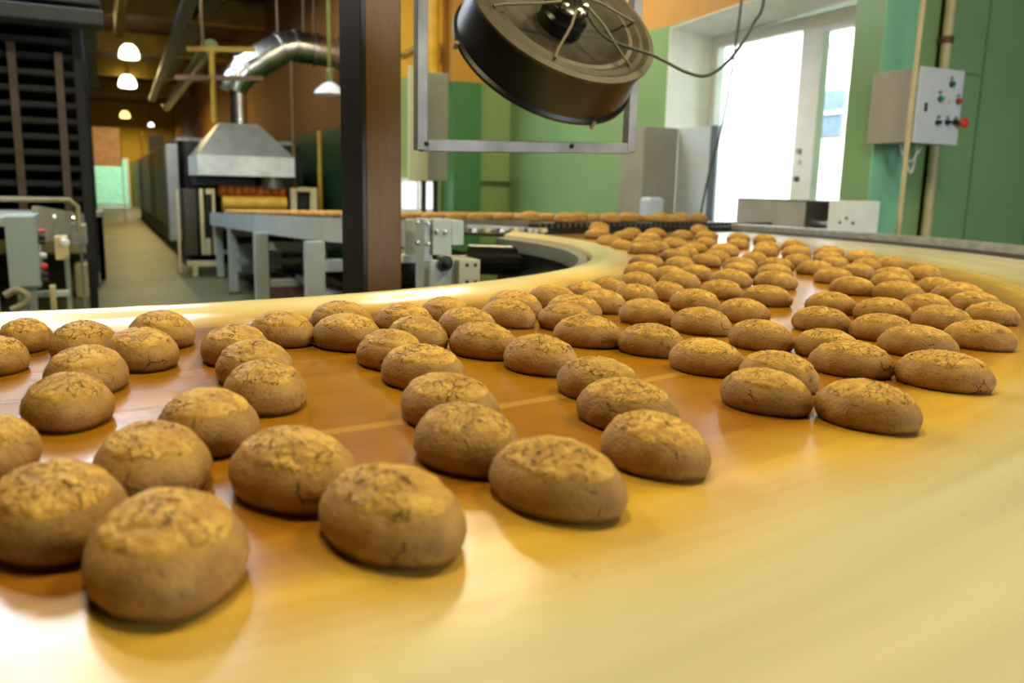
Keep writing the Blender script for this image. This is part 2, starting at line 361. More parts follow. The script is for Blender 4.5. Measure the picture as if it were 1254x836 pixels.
link('belt_bed', sf, dark_metal, cb)
link('inner_rim', arcstrip(B(), (CX, CY), [(1.822, BELT - .045), (1.826, BELT - .016), (1.855, BELT - .010), (1.862, BELT - .03), (1.862, BELT - .07), (1.822, BELT - .07)], T0, T1, 110, True), mat('rim_grey', srgb(112, 116, 98), .4, .2), cb, smooth=True)
link('inner_guard', arcstrip(B(), (CX, CY), [(1.825, BELT - .07), (1.85, BELT - .07), (1.90, .30), (1.87, .30)], T0, T1, 90, True), black_gloss, cb)
link('outer_guard', arcstrip(B(), (CX, CY), [(3.55, .35), (3.58, .35), (3.58, BELT - .02), (3.55, BELT - .02)], T0, T1, 90, True), grey_paint, cb)
link('outer_rail', arcstrip(B(), (CX, CY), [(3.60, .955), (3.60, .984), (3.61, .99), (3.685, .99), (3.69, .984), (3.69, .955)], T0, T1 + 2, 100, True), mat('rail_aluminium', (.5, .5, .46, 1), .4, .7, var=.15, scale=20), cb, smooth=True)
link('rail_gap_shade', arcstrip(B(), (CX, CY), [(3.545, BELT - .01), (3.60, BELT - .01), (3.60, .958), (3.585, .958)], T0, T1, 90, True), gap_dark, cb)  # dark strip standing in for the shade in the gap beside the rail
for a in (-140, -115, -90, -65, -40, -15, 5):
    for r_ in (1.93, 3.56):
        x, y = CX + r_ * cos(radians(a)), CY + r_ * sin(radians(a))
        link('leg', box(B(), x - .035, x + .035, y - .035, y + .035, 0, BELT - .12 if r_ < 2 else .37), grey_paint, cb)
for a in (-100, -50, -5):
    c_, s_ = cos(radians(a)), sin(radians(a))
    link('cross_member', bar(B(), (CX + 1.9 * c_, CY + 1.9 * s_, .6), (CX + 3.55 * c_, CY + 3.55 * s_, .6), .05), grey_paint, cb)
# small clamp at the tip of the inner rim
for q, (x, y) in enumerate(((648, 289), (655, 293), (663, 296))):
    p = onZ(x, y, .93); link('rim_clamp', lathe(B(), [(.0, 0), (.022, 0), (.022, .03), (.012, .034), (.012, .05), (0, .05)], Matrix.Translation((p.x, p.y, .925)), 10), steel, cb)

# ------------------------------------------------------------------ gingerbread cookies
def cookie_mat(name, c_lo, c_hi, crack, bscale, bstr, gt):
    m, N, L, b = node_mat(name)
    tc = N.new('ShaderNodeTexCoord'); oi = N.new('ShaderNodeObjectInfo')
    ad = N.new('ShaderNodeVectorMath'); ad.operation = 'ADD'; L.new(tc.outputs['Object'], ad.inputs[0])
    cx = N.new('ShaderNodeCombineXYZ'); L.new(oi.outputs['Random'], cx.inputs[0]); L.new(oi.outputs['Random'], cx.inputs[1])
    L.new(cx.outputs[0], ad.inputs[1]); V = ad.outputs[0]
    n = noisen(N, L, V, 60, 6); nf = noisen(N, L, V, bscale, 5, .6)
    vo = N.new('ShaderNodeTexVoronoi'); vo.feature = 'DISTANCE_TO_EDGE'; vo.inputs['Scale'].default_value = crack
    dv = N.new('ShaderNodeVectorMath'); dv.operation = 'ADD'
    nn = N.new('ShaderNodeTexNoise'); nn.inputs['Scale'].default_value = 90; L.new(V, nn.inputs['Vector'])
    scv = N.new('ShaderNodeVectorMath'); scv.operation = 'SCALE'; scv.inputs['Scale'].default_value = .012; L.new(nn.outputs['Color'], scv.inputs[0])
    L.new(V, dv.inputs[0]); L.new(scv.outputs[0], dv.inputs[1]); L.new(dv.outputs[0], vo.inputs['Vector'])
    gate = ramp(N, L, noisen(N, L, V, 38, 2), [(gt[0], (0, 0, 0)), (gt[1], (1, 1, 1))])
    ck = mathn(N, L, 'MULTIPLY', ramp(N, L, vo.outputs['Distance'], [(0, (1, 1, 1)), (.045, (0, 0, 0))]), gate)
    col = ramp(N, L, n, [(.3, c_lo), (.7, c_hi)])
    hv = N.new('ShaderNodeHueSaturation'); L.new(mathn(N, L, 'ADD', mathn(N, L, 'MULTIPLY', oi.outputs['Random'], .22), .90), hv.inputs['Value']); L.new(col, hv.inputs['Color'])
    col = mixc(N, L, mathn(N, L, 'MULTIPLY', ck, .85), hv.outputs[0], (.10, .035, .006, 1))
    pit = ramp(N, L, nf, [(.30, (1, 1, 1)), (.38, (0, 0, 0))])
    col = mixc(N, L, mathn(N, L, 'MULTIPLY', pit, .55), col, (.13, .05, .01, 1))
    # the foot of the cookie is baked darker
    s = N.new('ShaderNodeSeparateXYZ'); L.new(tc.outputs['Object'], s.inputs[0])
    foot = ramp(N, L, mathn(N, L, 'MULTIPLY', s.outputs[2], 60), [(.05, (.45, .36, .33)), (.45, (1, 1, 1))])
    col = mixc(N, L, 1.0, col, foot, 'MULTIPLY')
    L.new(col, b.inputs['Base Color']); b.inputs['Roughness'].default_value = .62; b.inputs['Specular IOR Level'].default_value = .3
    bp = N.new('ShaderNodeBump'); bp.inputs['Strength'].default_value = bstr; bp.inputs['Distance'].default_value = .0022
    h = mathn(N, L, 'SUBTRACT', mathn(N, L, 'ADD', nf, mathn(N, L, 'MULTIPLY', n, .6)), mathn(N, L, 'MULTIPLY', ck, 1.1))
    L.new(h, bp.inputs['Height']); L.new(bp.outputs[0], b.inputs['Normal'])
    return m
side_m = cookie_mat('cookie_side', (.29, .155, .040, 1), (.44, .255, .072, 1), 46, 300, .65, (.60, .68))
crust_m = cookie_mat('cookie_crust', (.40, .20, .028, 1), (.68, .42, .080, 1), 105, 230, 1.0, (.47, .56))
HLr, HSr = .052, .0375
TOP = [(1.0, .012), (.985, .0166), (.94, .0214), (.865, .0261), (.75, .0305), (.59, .0345), (.41, .0378), (.21, .0398), (0, .0404)]
PR = [(.0, 0), (.45, 0), (.87, 0), (.935, .0022), (.975, .0062)] + TOP
def dome(t):      # height and radius factor over radius fraction (top side)
    pts = TOP
    for (ra, za), (rb, zb) in zip(pts, pts[1:]):
        if t >= rb: return zb + (za - zb) * (t - rb) / (ra - rb)
    return .0404
def shape(a, seed, point):
    return 1 + .035 * noise.noise(Vector((cos(a) * 1.3, sin(a) * 1.3, seed * 7.1))) + point * (abs(cos(a)) ** 6) * .06
def cookie_meshes(seed):
    point = (seed * .37) % 1
    bm = B(); n = 44; rings = []
    for r, z in PR[1:-1]:
        ring = []
        for k in range(n):
            a = 2 * pi * k / n; s = shape(a, seed, point)
            x, y = HLr * r * cos(a) * s, HSr * r * sin(a) * s
            q = Vector((x * 34, y * 34, z * 34 + seed * 5)); d = 0
            if z > 0: d = .0016 * noise.noise(q) + .0007 * noise.noise(q * 3.1)
            nx = Vector((cos(a), sin(a), .7 if z > .02 else 0)).normalized()
            ring.append(bm.verts.new(Vector((x, y, z)) + nx * d))
        rings.append(ring)
    for A_, B_ in zip(rings, rings[1:]):
        for k in range(n): bm.faces.new((A_[k], A_[(k + 1) % n], B_[(k + 1) % n], B_[k]))
    bm.faces.new(rings[0][::-1]); bm.faces.new(rings[-1])
    for f in bm.faces: f.smooth = True
    me = bpy.data.meshes.new('cookie_body'); bm.to_mesh(me); bm.free(); me.materials.append(side_m)
    # the cracked crust, a raised torn patch over the top
    bm = B(); n = 72; rings = []; cxo, cyo = .05 * sin(seed * 2.3), .06 * cos(seed * 1.7)
    NR = 20
    for j in range(NR + 1):
        t = 1 - j / NR; ring = []
        for k in range(n):
            a = 2 * pi * k / n; s = shape(a, seed, point)
            edge = .83 + .035 * noise.noise(Vector((cos(a) * 2.2, sin(a) * 2.2, seed * 3.3))) + .014 * noise.noise(Vector((cos(a) * 9, sin(a) * 9, seed)))
            rf = edge * t
            X, Y = rf * cos(a) + cxo * (1 - t * .3) * .5, rf * sin(a) + cyo * (1 - t * .3) * .5
            x, y = HLr * X * s, HSr * Y * s
            z = dome(min(.99, hypot(X, Y)))
            q = Vector((x, y, seed * 2.0))
            nn = abs(noise.noise(q * 95)); cr = max(0, 1 - nn / .11) * (1 if noise.noise(q * 45 + Vector((5, 2, 0))) > -.12 else .2)
            fl = noise.noise(q * 150) * .0009 + noise.noise(q * 330) * .0005 + noise.noise(q * 60) * .0010
            lift = .0016 * (1 - max(0, (t - .93) / .07) ** 2 * 1.9)
            z += lift + fl - cr * .0032 * (1 if t < .95 else .3)
            ring.append(bm.verts.new((x, y, z)))
            if j == NR: break
        rings.append(ring)
    for A_, B_ in zip(rings[:-2], rings[1:-1]):
        for k in range(n): bm.faces.new((A_[k], A_[(k + 1) % n], B_[(k + 1) % n], B_[k]))
    for k in range(n): bm.faces.new((rings[-2][k], rings[-2][(k + 1) % n], rings[-1][0]))
    for f in bm.faces: f.smooth = True
    mc = bpy.data.meshes.new('cookie_crust'); bm.to_mesh(mc); bm.free(); mc.materials.append(crust_m)
    return me, mc
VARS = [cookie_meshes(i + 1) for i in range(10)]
proto = None
rnd = random.Random(4)
def cookie(x, y, z, ang, s, label, group, i, tilt=0):
    """copies one cookie and its crust; mesh data shared within a variant"""
    global proto
    me, mc = VARS[i % len(VARS)]
    if proto is None:
        o = bpy.data.objects.new('gingerbread_cookie', me); c = bpy.data.objects.new('cracked_crust', mc); c.parent = o; proto = o
    else:
        o = proto.copy(); o.data = me; c = proto.children[0].copy() if proto.children else bpy.data.objects.new('cracked_crust', mc); c.data = mc; c.parent = o
    COL.objects.link(o); COL.objects.link(c)
    o.location = (x, y, z); o.scale = (s, s, .5 + .5 * s); o.rotation_euler = (0, tilt, ang + (pi if i % 3 == 1 else 0))
    return tag(o, label, 'cookie', group)
LANES = ['lane beside the yellow lip', 'second lane from the yellow lip', 'third lane from the yellow lip', 'middle lane of the belt',
         'third lane from the cream margin', 'second lane from the cream margin', 'lane beside the cream margin']
ORD = ['first', 'second', 'third', 'fourth', 'fifth', 'sixth', 'seventh', 'eighth', 'ninth', 'tenth', 'eleventh', 'twelfth', 'thirteenth', 'fourteenth', 'fifteenth', 'sixteenth', 'seventeenth', 'eighteenth', 'nineteenth', 'twentieth', 'twenty-first', 'twenty-second', 'twenty-third', 'twenty-fourth']
NEAR = {9: 'largest and nearest brown cookie, low on the left on a gold reflection', 17: 'rounded brown cookie at the near front, first of the row leading right',
        8: 'big blurred cookie cut by the left edge, behind the largest cookie', 18: 'brown cookie with a broad cracked crown at the front centre of the belt',
        20: 'cookie right of the front centre one, set alone before the brown gap', 122: 'pointed oval cookie at the front right, nearest beside the cream margin',
        121: 'short oval cookie touching the left end of the pointed front right cookie', 119: 'long low oval cookie at the right, alone ahead of the last rows',
        16: 'smooth-sided brown cookie leaning behind the rounded front cookie', 0: 'cookie half cut by the left picture edge, beside a gold streak',
        10: 'brown cookie with dark pits just behind the largest cookie', 111: 'oval cookie at the far right beside the cream margin, over a brown patch'}
LOWER = [(-0.085,0.711,-1.56,0.84,4,0),(-0.118,1.086,-1.57,0.84,1,0),(-0.100,1.219,-1.56,0.86,0,0),(-0.032,1.147,-1.53,1.06,0,1),(-0.026,0.964,-1.53,1.09,2,0),(-0.039,0.835,-1.54,1.01,3,0),
    (0.061,1.202,-1.49,1.10,0,2),(0.031,1.067,-1.50,1.09,1,1),(-0.037,0.555,-1.54,1.10,5,0),(0.021,0.469,-1.52,1.14,6,0),(0.021,0.631,-1.52,1.07,5,1),(0.069,0.721,-1.50,1.09,4,1),
    (0.134,0.829,-1.47,1.07,3,1),(0.142,0.941,-1.46,1.12,2,1),(0.137,1.056,-1.46,1.10,1,2),(0.213,1.159,-1.42,1.08,1,3),(0.111,0.576,-1.49,1.12,5,2),(0.150,0.472,-1.48,1.09,6,1),
    (0.276,0.488,-1.43,1.08,6,2),(0.253,0.597,-1.44,1.09,5,3),(0.387,0.527,-1.39,0.99,6,3),(0.281,0.707,-1.42,1.10,4,2),(0.433,0.637,-1.37,1.03,5,4),(0.466,0.740,-1.35,0.98,4,3),
    (0.310,0.858,-1.40,1.10,3,2),(0.308,0.969,-1.39,1.05,2,2),(0.468,0.877,-1.34,1.03,3,3),(0.441,0.988,-1.34,1.03,2,4),(0.476,1.126,-1.31,1.02,1,6),(0.375,1.061,-1.36,1.04,2,3),
    (0.400,1.188,-1.34,1.08,1,5),(0.490,1.250,-1.29,0.99,0,4),(0.289,1.101,-1.39,1.12,1,4),(0.313,1.226,-1.37,1.13,0,3),(0.576,1.196,-1.26,0.99,1,7),(0.635,1.291,-1.22,1.07,0,5),
    (0.747,1.361,-1.16,0.98,0,6),(0.649,1.134,-1.24,0.95,2,5),(0.612,1.007,-1.27,1.02,3,4),(0.716,1.225,-1.20,0.97,1,8),(0.807,1.279,-1.15,0.93,1,9),(0.853,1.419,-1.11,0.86,0,7),
    (0.957,1.496,-1.05,0.84,0,8),(1.083,1.570,-0.98,0.84,0,9),(0.929,1.352,-1.09,0.88,1,10),(0.808,1.142,-1.18,0.98,2,6),(0.660,0.918,-1.26,0.95,3,5),(1.026,1.386,-1.05,0.84,1,11),
    (1.238,1.782,-0.87,0.92,0,11),(0.835,1.033,-1.18,0.93,3,6),(0.836,0.900,-1.20,0.94,4,5),(0.658,0.799,-1.28,0.94,4,4),(0.983,1.105,-1.12,0.91,3,7),(0.987,1.242,-1.09,0.95,2,7),
    (1.175,1.258,-1.02,0.93,3,8),(1.157,1.374,-1.00,0.90,2,8),(1.334,1.550,-0.90,0.96,1,13),(1.412,1.488,-0.89,0.96,2,9),(1.185,1.550,-0.95,0.91,1,12),(1.343,1.692,-0.86,0.84,1,14),
    (1.613,1.993,-0.67,0.92,0,14),(1.644,2.185,-0.60,0.92,0,15),(1.468,1.928,-0.74,0.86,0,12),(1.252,1.681,-0.89,0.84,0,10),(1.400,1.993,-0.74,0.95,0,13),(1.709,2.459,-0.47,1.05,0,17),
    (1.861,2.578,-0.39,0.84,0,18),(2.055,2.741,-0.29,0.99,1,20),(2.475,3.243,-0.05,1.14,4,19),(2.447,3.424,0.02,1.14,3,15),(2.154,3.061,-0.14,1.09,1,21),(1.958,2.820,-0.26,0.84,0,20),
    (2.550,3.155,-0.09,1.14,4,18),(2.226,2.752,-0.26,0.92,2,13),(1.944,2.466,-0.42,0.86,1,19),(1.777,2.303,-0.52,0.84,0,16),(1.991,2.360,-0.45,1.06,1,18),(1.777,2.143,-0.58,0.84,1,17),
    (2.614,3.005,-0.14,1.14,5,19),(2.312,2.657,-0.29,0.97,3,14),(1.633,1.865,-0.71,0.94,1,16),(1.518,1.733,-0.79,0.84,1,15),(1.856,2.055,-0.59,0.84,2,12),(2.146,2.323,-0.44,0.92,3,12),
    (2.686,2.915,-0.17,1.04,6,10),(2.287,2.464,-0.36,1.05,3,13),(2.524,2.572,-0.30,0.97,5,18),(2.231,2.253,-0.45,1.02,4,17),(1.940,1.951,-0.61,0.85,3,11),(1.727,1.821,-0.70,0.97,2,11),
    (1.566,1.653,-0.80,0.92,2,10),(2.345,2.212,-0.44,1.04,5,17),(2.128,2.008,-0.55,0.94,4,16),(1.989,1.850,-0.63,0.86,4,15),(1.782,1.724,-0.72,0.93,3,10),(1.651,1.535,-0.81,0.93,3,9),
    (1.505,1.343,-0.90,0.94,4,10),(2.273,2.003,-0.52,0.97,5,16),(2.043,1.779,-0.64,0.84,4,14),(1.834,1.624,-0.73,0.88,4,13),(2.182,1.809,-0.60,0.84,5,15),(1.989,1.540,-0.72,0.86,5,14),
    (1.813,1.493,-0.77,1.00,4,12),(1.702,1.404,-0.83,0.92,4,11),(1.529,1.240,-0.91,0.97,4,9),(1.719,1.295,-0.85,0.85,5,13),(1.635,1.176,-0.90,1.01,5,12),(1.535,1.067,-0.95,0.86,6,9),
    (1.409,0.945,-1.01,0.84,6,8),(1.395,1.067,-0.99,0.88,5,11),(1.259,0.931,-1.06,0.94,5,10),(1.157,0.790,-1.11,0.94,6,7),(1.220,1.134,-1.03,0.93,4,8),(1.244,1.037,-1.04,0.95,4,7),
    (1.041,0.984,-1.12,0.91,4,6),(1.071,0.891,-1.12,0.92,5,9),(1.017,0.785,-1.16,0.98,5,8),(0.878,0.817,-1.20,0.85,5,7),(0.824,0.725,-1.23,0.96,5,6),(0.872,0.634,-1.22,1.02,6,6),
    (0.684,0.704,-1.28,0.94,5,5),(0.601,0.634,-1.31,0.94,6,4),(0.654,0.552,-1.30,1.01,6,5),(2.059,3.344,-0.02,1.14,0,22),(1.857,2.910,-0.23,1.02,0,21),(1.766,2.680,-0.36,0.84,0,19),
    (2.127,3.218,-0.07,1.03,1,22),(2.350,3.484,0.04,1.06,2,14),]
for i, (x, y, a, s, l, k) in enumerate(LOWER):
    n_l = sum(1 for q in LOWER if q[4] == l)
    if i in NEAR: lab = NEAR[i]
    else:
        size = 'cracked golden cookie' if y < 1.0 else ('small golden cookie' if y < 1.9 else 'tiny brown cookie')
        lab = '%s, %s from the left in the %s' % (size, ORD[k], LANES[l])
    rot = a + rnd.uniform(-.16, .16)
    cookie(x, y, BELT, rot, s, lab, 'gingerbread cookies on the curved belt', i)

# ------------------------------------------------------------------ raised feed conveyor from the oven
def dz_(x, y): return 1.0 - .2 * max(0, min(1, (y - 4.0) / 7.0))
fc = thing('feed_conveyor', 'long grey-blue steel conveyor on square legs bringing cookies from the oven', 'conveyor', (1.9, 7, 0))
left = [(1.95, 3.74), (1.62, 4.15), (1.38, 4.75), (1.24, 5.6), (1.2, 7.5), (1.2, 11.0)]
right = [(2.62, 11.0), (2.66, 7.5), (2.9, 5.8), (3.4, 4.9), (3.85, 4.12)]
poly = left + right
mesh_m, N, L, b = node_mat('wire_mesh_belt')
tc = N.new('ShaderNodeTexCoord'); wv = N.new('ShaderNodeTexWave'); wv.inputs['Scale'].default_value = 40; wv.bands_direction = 'Y'; L.new(tc.outputs['Object'], wv.inputs['Vector'])
L.new(ramp(N, L, wv.outputs['Fac'], [(.3, (.02, .018, .016)), (.7, (.16, .14, .12))]), b.inputs['Base Color']); b.inputs['Metallic'].default_value = .7; b.inputs['Roughness'].default_value = .4
link('wire_belt', prism(B(), poly, lambda x, y: dz_(x, y) - .035, dz_), mesh_m, fc)
def rim(pts, t, zlo, zhi):
    bm = B()
    for (xa, ya), (xb, yb) in zip(pts, pts[1:]):
        d = Vector((xb - xa, yb - ya, 0)).normalized(); nrm = Vector((-d.y, d.x, 0)) * t
        prism(bm, [(xa, ya), (xb, yb), (xb + nrm.x, yb + nrm.y), (xa + nrm.x, ya + nrm.y)], lambda x, y: dz_(x, y) + zlo, lambda x, y: dz_(x, y) + zhi)
    return bm
link('side_apron', rim(left[1:], .02, -.15, .0), grey_paint, fc)
link('side_apron', rim(right, .02, -.15, .0), grey_paint, fc)
link('side_plate', rim([(1.93, 3.78), (1.63, 4.15)], .012, -.06, .012), dull_steel, fc)
link('end_roller', tube(B(), [(1.99, 3.76, .955), (3.82, 4.10, .955)], .026, 14), dark_metal, fc, smooth=True)
link('transfer_plate', prism(B(), [(1.78, 3.62), (3.6, 3.93), (3.6, 4.0), (1.78, 3.74)], .925, .945), dull_steel, fc)
for Y, pl, pr in ((5.0, 376, 398), (7.0, 313, 329), (9.3, 281, 291), (10.9, 266, 274)):
    xs = (onY(pl, 320, Y).x, 0); wl = onY(pr, 320, Y).x - xs[0]
    link('leg', box(B(), xs[0], xs[0] + wl, Y, Y + .09, 0, dz_(0, Y) - .14), grey_paint, fc)
    link('leg', box(B(), 2.5, 2.6, Y, Y + .09, 0, dz_(0, Y) - .04), grey_paint, fc)
    link('cross_rail', box(B(), xs[0] + wl, 2.5, Y + .02, Y + .07, .70 - .01 * Y, .77 - .01 * Y), grey_paint, fc)
    link('cross_rail', box(B(), xs[0] + wl, 2.5, Y + .02, Y + .07, .40 - .01 * Y, .46 - .01 * Y), grey_paint, fc)
    link('foot', box(B(), xs[0] - .02, xs[0] + wl + .02, Y - .02, Y + .11, 0, .015), dark_metal, fc)
link('long_rail', box(B(), 2.52, 2.57, 4.9, 11.0, .62, .67), grey_paint, fc)
# stack of boards, bin and trays kept under the feed conveyor
tag(link('board_stack', box(box(B(), 1.42, 2.4, 5.6, 8.6, .10, .28), 1.5, 2.3, 5.5, 8.4, .28, .34), rust_red), 'low stack of reddish brown boards under the grey feed conveyor', 'boards')
tag(link('plastic_bin', box(B(), 1.30, 1.75, 9.45, 9.9, .2, .52), white_box, bevel=.02), 'pale plastic bin under the feed conveyor, between its far legs', 'bin')
for k, (z, m_) in enumerate(((.36, white_paint), (.44, rust_red))):
    tag(link('tray', box(B(), 1.45 + .05 * k, 2.3, 5.9, 7.2, z, z + .05), m_), ['white flat tray lying on the brown boards under the feed conveyor', 'reddish tray on top of the white tray under the conveyor'][k], 'tray')
# cookies on it
i = 200; cnt = 0
FRONT = [(2.04, 3.99), (2.17, 3.84), (2.33, 3.97), (2.49, 3.90), (2.66, 3.99), (2.88, 3.98), (3.06, 4.03), (3.26, 4.12)]
for k, (x, y) in enumerate(FRONT):
    o = cookie(x, y, dz_(x, y), .2 + rnd.uniform(-.2, .2), 1.22, 'brown cookie at the lip of the raised conveyor, %s from the left there' % ORD[k], 'cookies at the lip of the raised conveyor', i); i += 1
    o.scale.z = 1.3
def inside(x, y, m=.065):
    xl = None
    for (xa, ya), (xb, yb) in zip(left, left[1:]):
        if ya <= y <= yb: xl = xa + (xb - xa) * (y - ya) / (yb - ya)
    for (xb, yb), (xa, ya) in zip(right, right[1:]):
        if ya <= y <= yb: xr = xa + (xb - xa) * (y - ya) / (yb - ya)
    return xl is not None and xl + m < x < (xr if y > 4.12 else 3.8) - m
y = 4.2; row = 0
while y < 10.9 and cnt < 190:
    xl = 1.2
    for (xa, ya), (xb, yb) in zip(left, left[1:]):
        if ya <= y <= yb: xl = xa + (xb - xa) * (y - ya) / (yb - ya)
    for q in range(11 if y < 5.5 else 6):
        x = xl + .085 + q * (.145 if y < 7 else .2) + rnd.uniform(-.012, .012)
        yy = y + rnd.uniform(-.02, .02)
        if inside(x, yy):
            cookie(x, yy, dz_(x, yy), rnd.uniform(-.3, .3), 1.06, 'tiny brown cookie on the raised conveyor, %s from its left edge, %s' % (ORD[q], 'just behind the lip' if y < 4.9 else 'beyond the post' if y < 7.5 else 'near the oven mouth'), 'cookies riding the feed conveyor, %s from its left edge' % ORD[q], i); i += 1; cnt += 1
    y += .17 if y < 6 else .3
# the three cookies dropping over the lip onto the curved belt
for k, (px, py, tl) in enumerate(((733, 275, .5), (733, 281, .4), (856, 278, .45))):
    p = onY(px, py + 4, 3.60 if k < 2 else 3.55)
    if k == 1: p = onY(px, py + 3, 3.47)
    o = cookie(p.x, p.y, max(BELT + .001, p.z - .012), 1.3, 1.05, ['brown cookie tipping off the raised conveyor, upper one of the pair at left', 'brown cookie sliding onto the curved belt, under the tipping left one', 'brown cookie tipping off the raised conveyor in front of the window'][k], 'cookies dropping between the belts', i); i += 1
    o.rotation_euler = (tl, 0, rnd.uniform(-.2, .2))
p = onZ(862, 275, 1.0); cookie(p.x, max(p.y, 3.98), 1.0, .2, 1.1, 'brown cookie at the end of the raised conveyor below the window corner', 'cookies at the lip of the raised conveyor', i); i += 1
# ------------------------------------------------------------------ post in the middle
p = onY(422, 300, 2.8); q = onY(438, 300, 2.8); q2 = onY(494, 300, 2.8)
po = thing('steel_post', 'square rusty brown steel post standing inside the bend of the belt', 'post', ((p.x + q2.x) / 2, 2.88, 0))
wpost = .205; c0 = Vector((p.x + .138, 2.9, 0)); az = radians(6)
ax = Vector((cos(az), sin(az), 0)); ay = Vector((-sin(az), cos(az), 0))
link('post_shaft', obox(B(), c0 + Vector((0, 0, 2.3)), ax, ay, Vector((0, 0, 1)), .068, .075, 2.3), rust, po, bevel=.006)
link('side_flange', obox(B(), c0 + Vector((0, 0, 2.3)) - ax * .0785, ax, ay, Vector((0, 0, 1)), .010, .098, 2.3), rust_dark, po, bevel=.003)
link('base_plate', obox(B(), c0 + Vector((0, 0, .01)), ax, ay, Vector((0, 0, 1)), .17, .17, .01), dark_metal, po)

# ------------------------------------------------------------------ hanging fan in its frame
D = 2.1
hub = onD(692, 17, D)
view = ray(692, 17).normalized()
bdir = (rt * -.44 + up * -.88); bdir = (bdir - view * bdir.dot(view)).normalized()
nrm = (-view * .47 - bdir * .88).normalized()           # the face with the hub looks up and towards us
fan = thing('ventilator_fan', 'big black drum ventilator hanging tilted in a steel frame over the belt', 'fan', hub)
zx = nrm; xx = rt - zx * rt.dot(zx); xx.normalize(); yy = zx.cross(xx)
T = Matrix((xx, yy, zx)).transposed().to_4x4(); T.translation = hub
R_, HD = .245, .125
fl = mat('fan_face', srgb(70, 62, 46), .55, .1, var=.25, scale=14)
drum_m = mat('fan_drum', (.005, .0045, .006, 1), .36, 0, var=.3, scale=3, bump=.08, bscale=6)
link('drum', lathe(B(), [(R_ - .012, 0), (R_, -.004), (R_ + .001, -HD + .006), (R_ + .009, -HD), (R_ + .009, -HD - .008), (R_ - .01, -HD - .008), (R_ - .012, -.01)], T, 72), drum_m, fan, smooth=True)
link('front_ring', lathe(B(), [(R_ + .008, -.006), (R_ + .008, .002), (R_ - .008, .006), (R_ - .022, -.002), (R_ - .035, .003), (R_ - .05, -.006), (R_ - .062, -.004), (R_ - .075, -.016)], T, 72), fl, fan, smooth=True)
dish_m = mat('inlet_dark', srgb(52, 46, 36), .5, .1, var=.3, scale=14)
link('inlet_dish', lathe(B(), [(R_ - .072, -.014), (R_ - .10, -.03), (.07, -.035), (.0, -.035)], T, 56), dish_m, fan, smooth=True)
link('back_mesh', lathe(B(), [(R_, -HD), (.05, -HD - .012), (0, -HD - .014)], T, 48), black, fan)
mo = link('motor', lathe(B(), [(.062, -.035), (.062, .0), (.052, .006), (.052, .028), (.042, .034), (.0, .034)], T, 28), black_gloss, fan, smooth=True)
for k in range(6):
    a = k * pi / 3; lp = T @ Vector((.036 * cos(a), .036 * sin(a), .036))
    link('bolt', lathe(B(), [(.009, -.004), (.009, .008), (0, .010)], Matrix.Translation(lp) @ T.to_3x3().to_4x4(), 8), zinc, mo)
for a in (-100, -38, 20, 85, 145, 205):
    ar = radians(a); tube_pts = [T @ Vector((r * cos(ar + o_), r * sin(ar + o_), z)) for r, z, o_ in ((.045, .045, .35), (.10, .035, .15), (.19, .012, .0), (R_ - .03, .006, 0))]
    link('guard_rod', tube(B(), tube_pts, .0036, 8), mat('rod_galvanised', srgb(118, 108, 88), .5, .2) if a == -100 else bpy.data.materials['rod_galvanised'], fan, smooth=True)
for a in (-160, -60, 30, 120):
    ar = radians(a); lp = T @ Vector(((R_ + .012) * cos(ar), (R_ + .012) * sin(ar), -HD - .002))
    link('rim_bolt', lathe(B(), [(.007, -.012), (.007, .006), (0, .008)], Matrix.Translation(lp) @ T.to_3x3().to_4x4(), 8), dull_steel, fan)
# frame: two hangers and a bottom bar
fr_ = thing('fan_gantry', 'U-shaped galvanised square tube frame holding the black ventilator', 'frame', onD(643, 180, D))
a0 = onD(515, 178, D - .02); b0 = onD(770, 182, D + .26)
at_, bt_ = Vector((a0.x, a0.y, H)), Vector((b0.x, b0.y, H))
link('suspension_rod', tube(B(), [hub - nrm * .06 + Vector((0, 0, .02)) + up * .2, Vector(((hub + up * .2 - nrm * .06).x, (hub + up * .2 - nrm * .06).y, H))], .012, 8), galv, fan)
link('bottom_bar', bar(B(), a0, b0, .027, .03), galv, fr_, bevel=.002)
link('hanger', bar(B(), a0 - Vector((0, 0, .012)), at_, .03, .028), galv, fr_, bevel=.002)
link('hanger', bar(B(), b0 - Vector((0, 0, .012)), bt_, .030, .028), galv, fr_, bevel=.002)
hm = a0.lerp(b0, .19); pc = hub - nrm * HD * .5
dirx = (b0 - a0).normalized()
for sgn in (1,):
    e = (pc + dirx * sgn * R_); tgt = (at_ if sgn < 0 else bt_).copy(); tgt.z = e.z
    link('pivot_arm', tube(B(), [e, tgt], .012, 10), zinc, fr_, smooth=True)
for k, u in enumerate((.03, .70)):
    c = a0.lerp(b0, u) + fw * -.016
    link('frame_bolt', lathe(B(), [(.006, 0), (.006, .006), (0, .008)], Matrix.Translation(c) @ (Vector((0, 0, 1)).rotation_difference(-fw)).to_matrix().to_4x4(), 8), dark_metal, fr_)
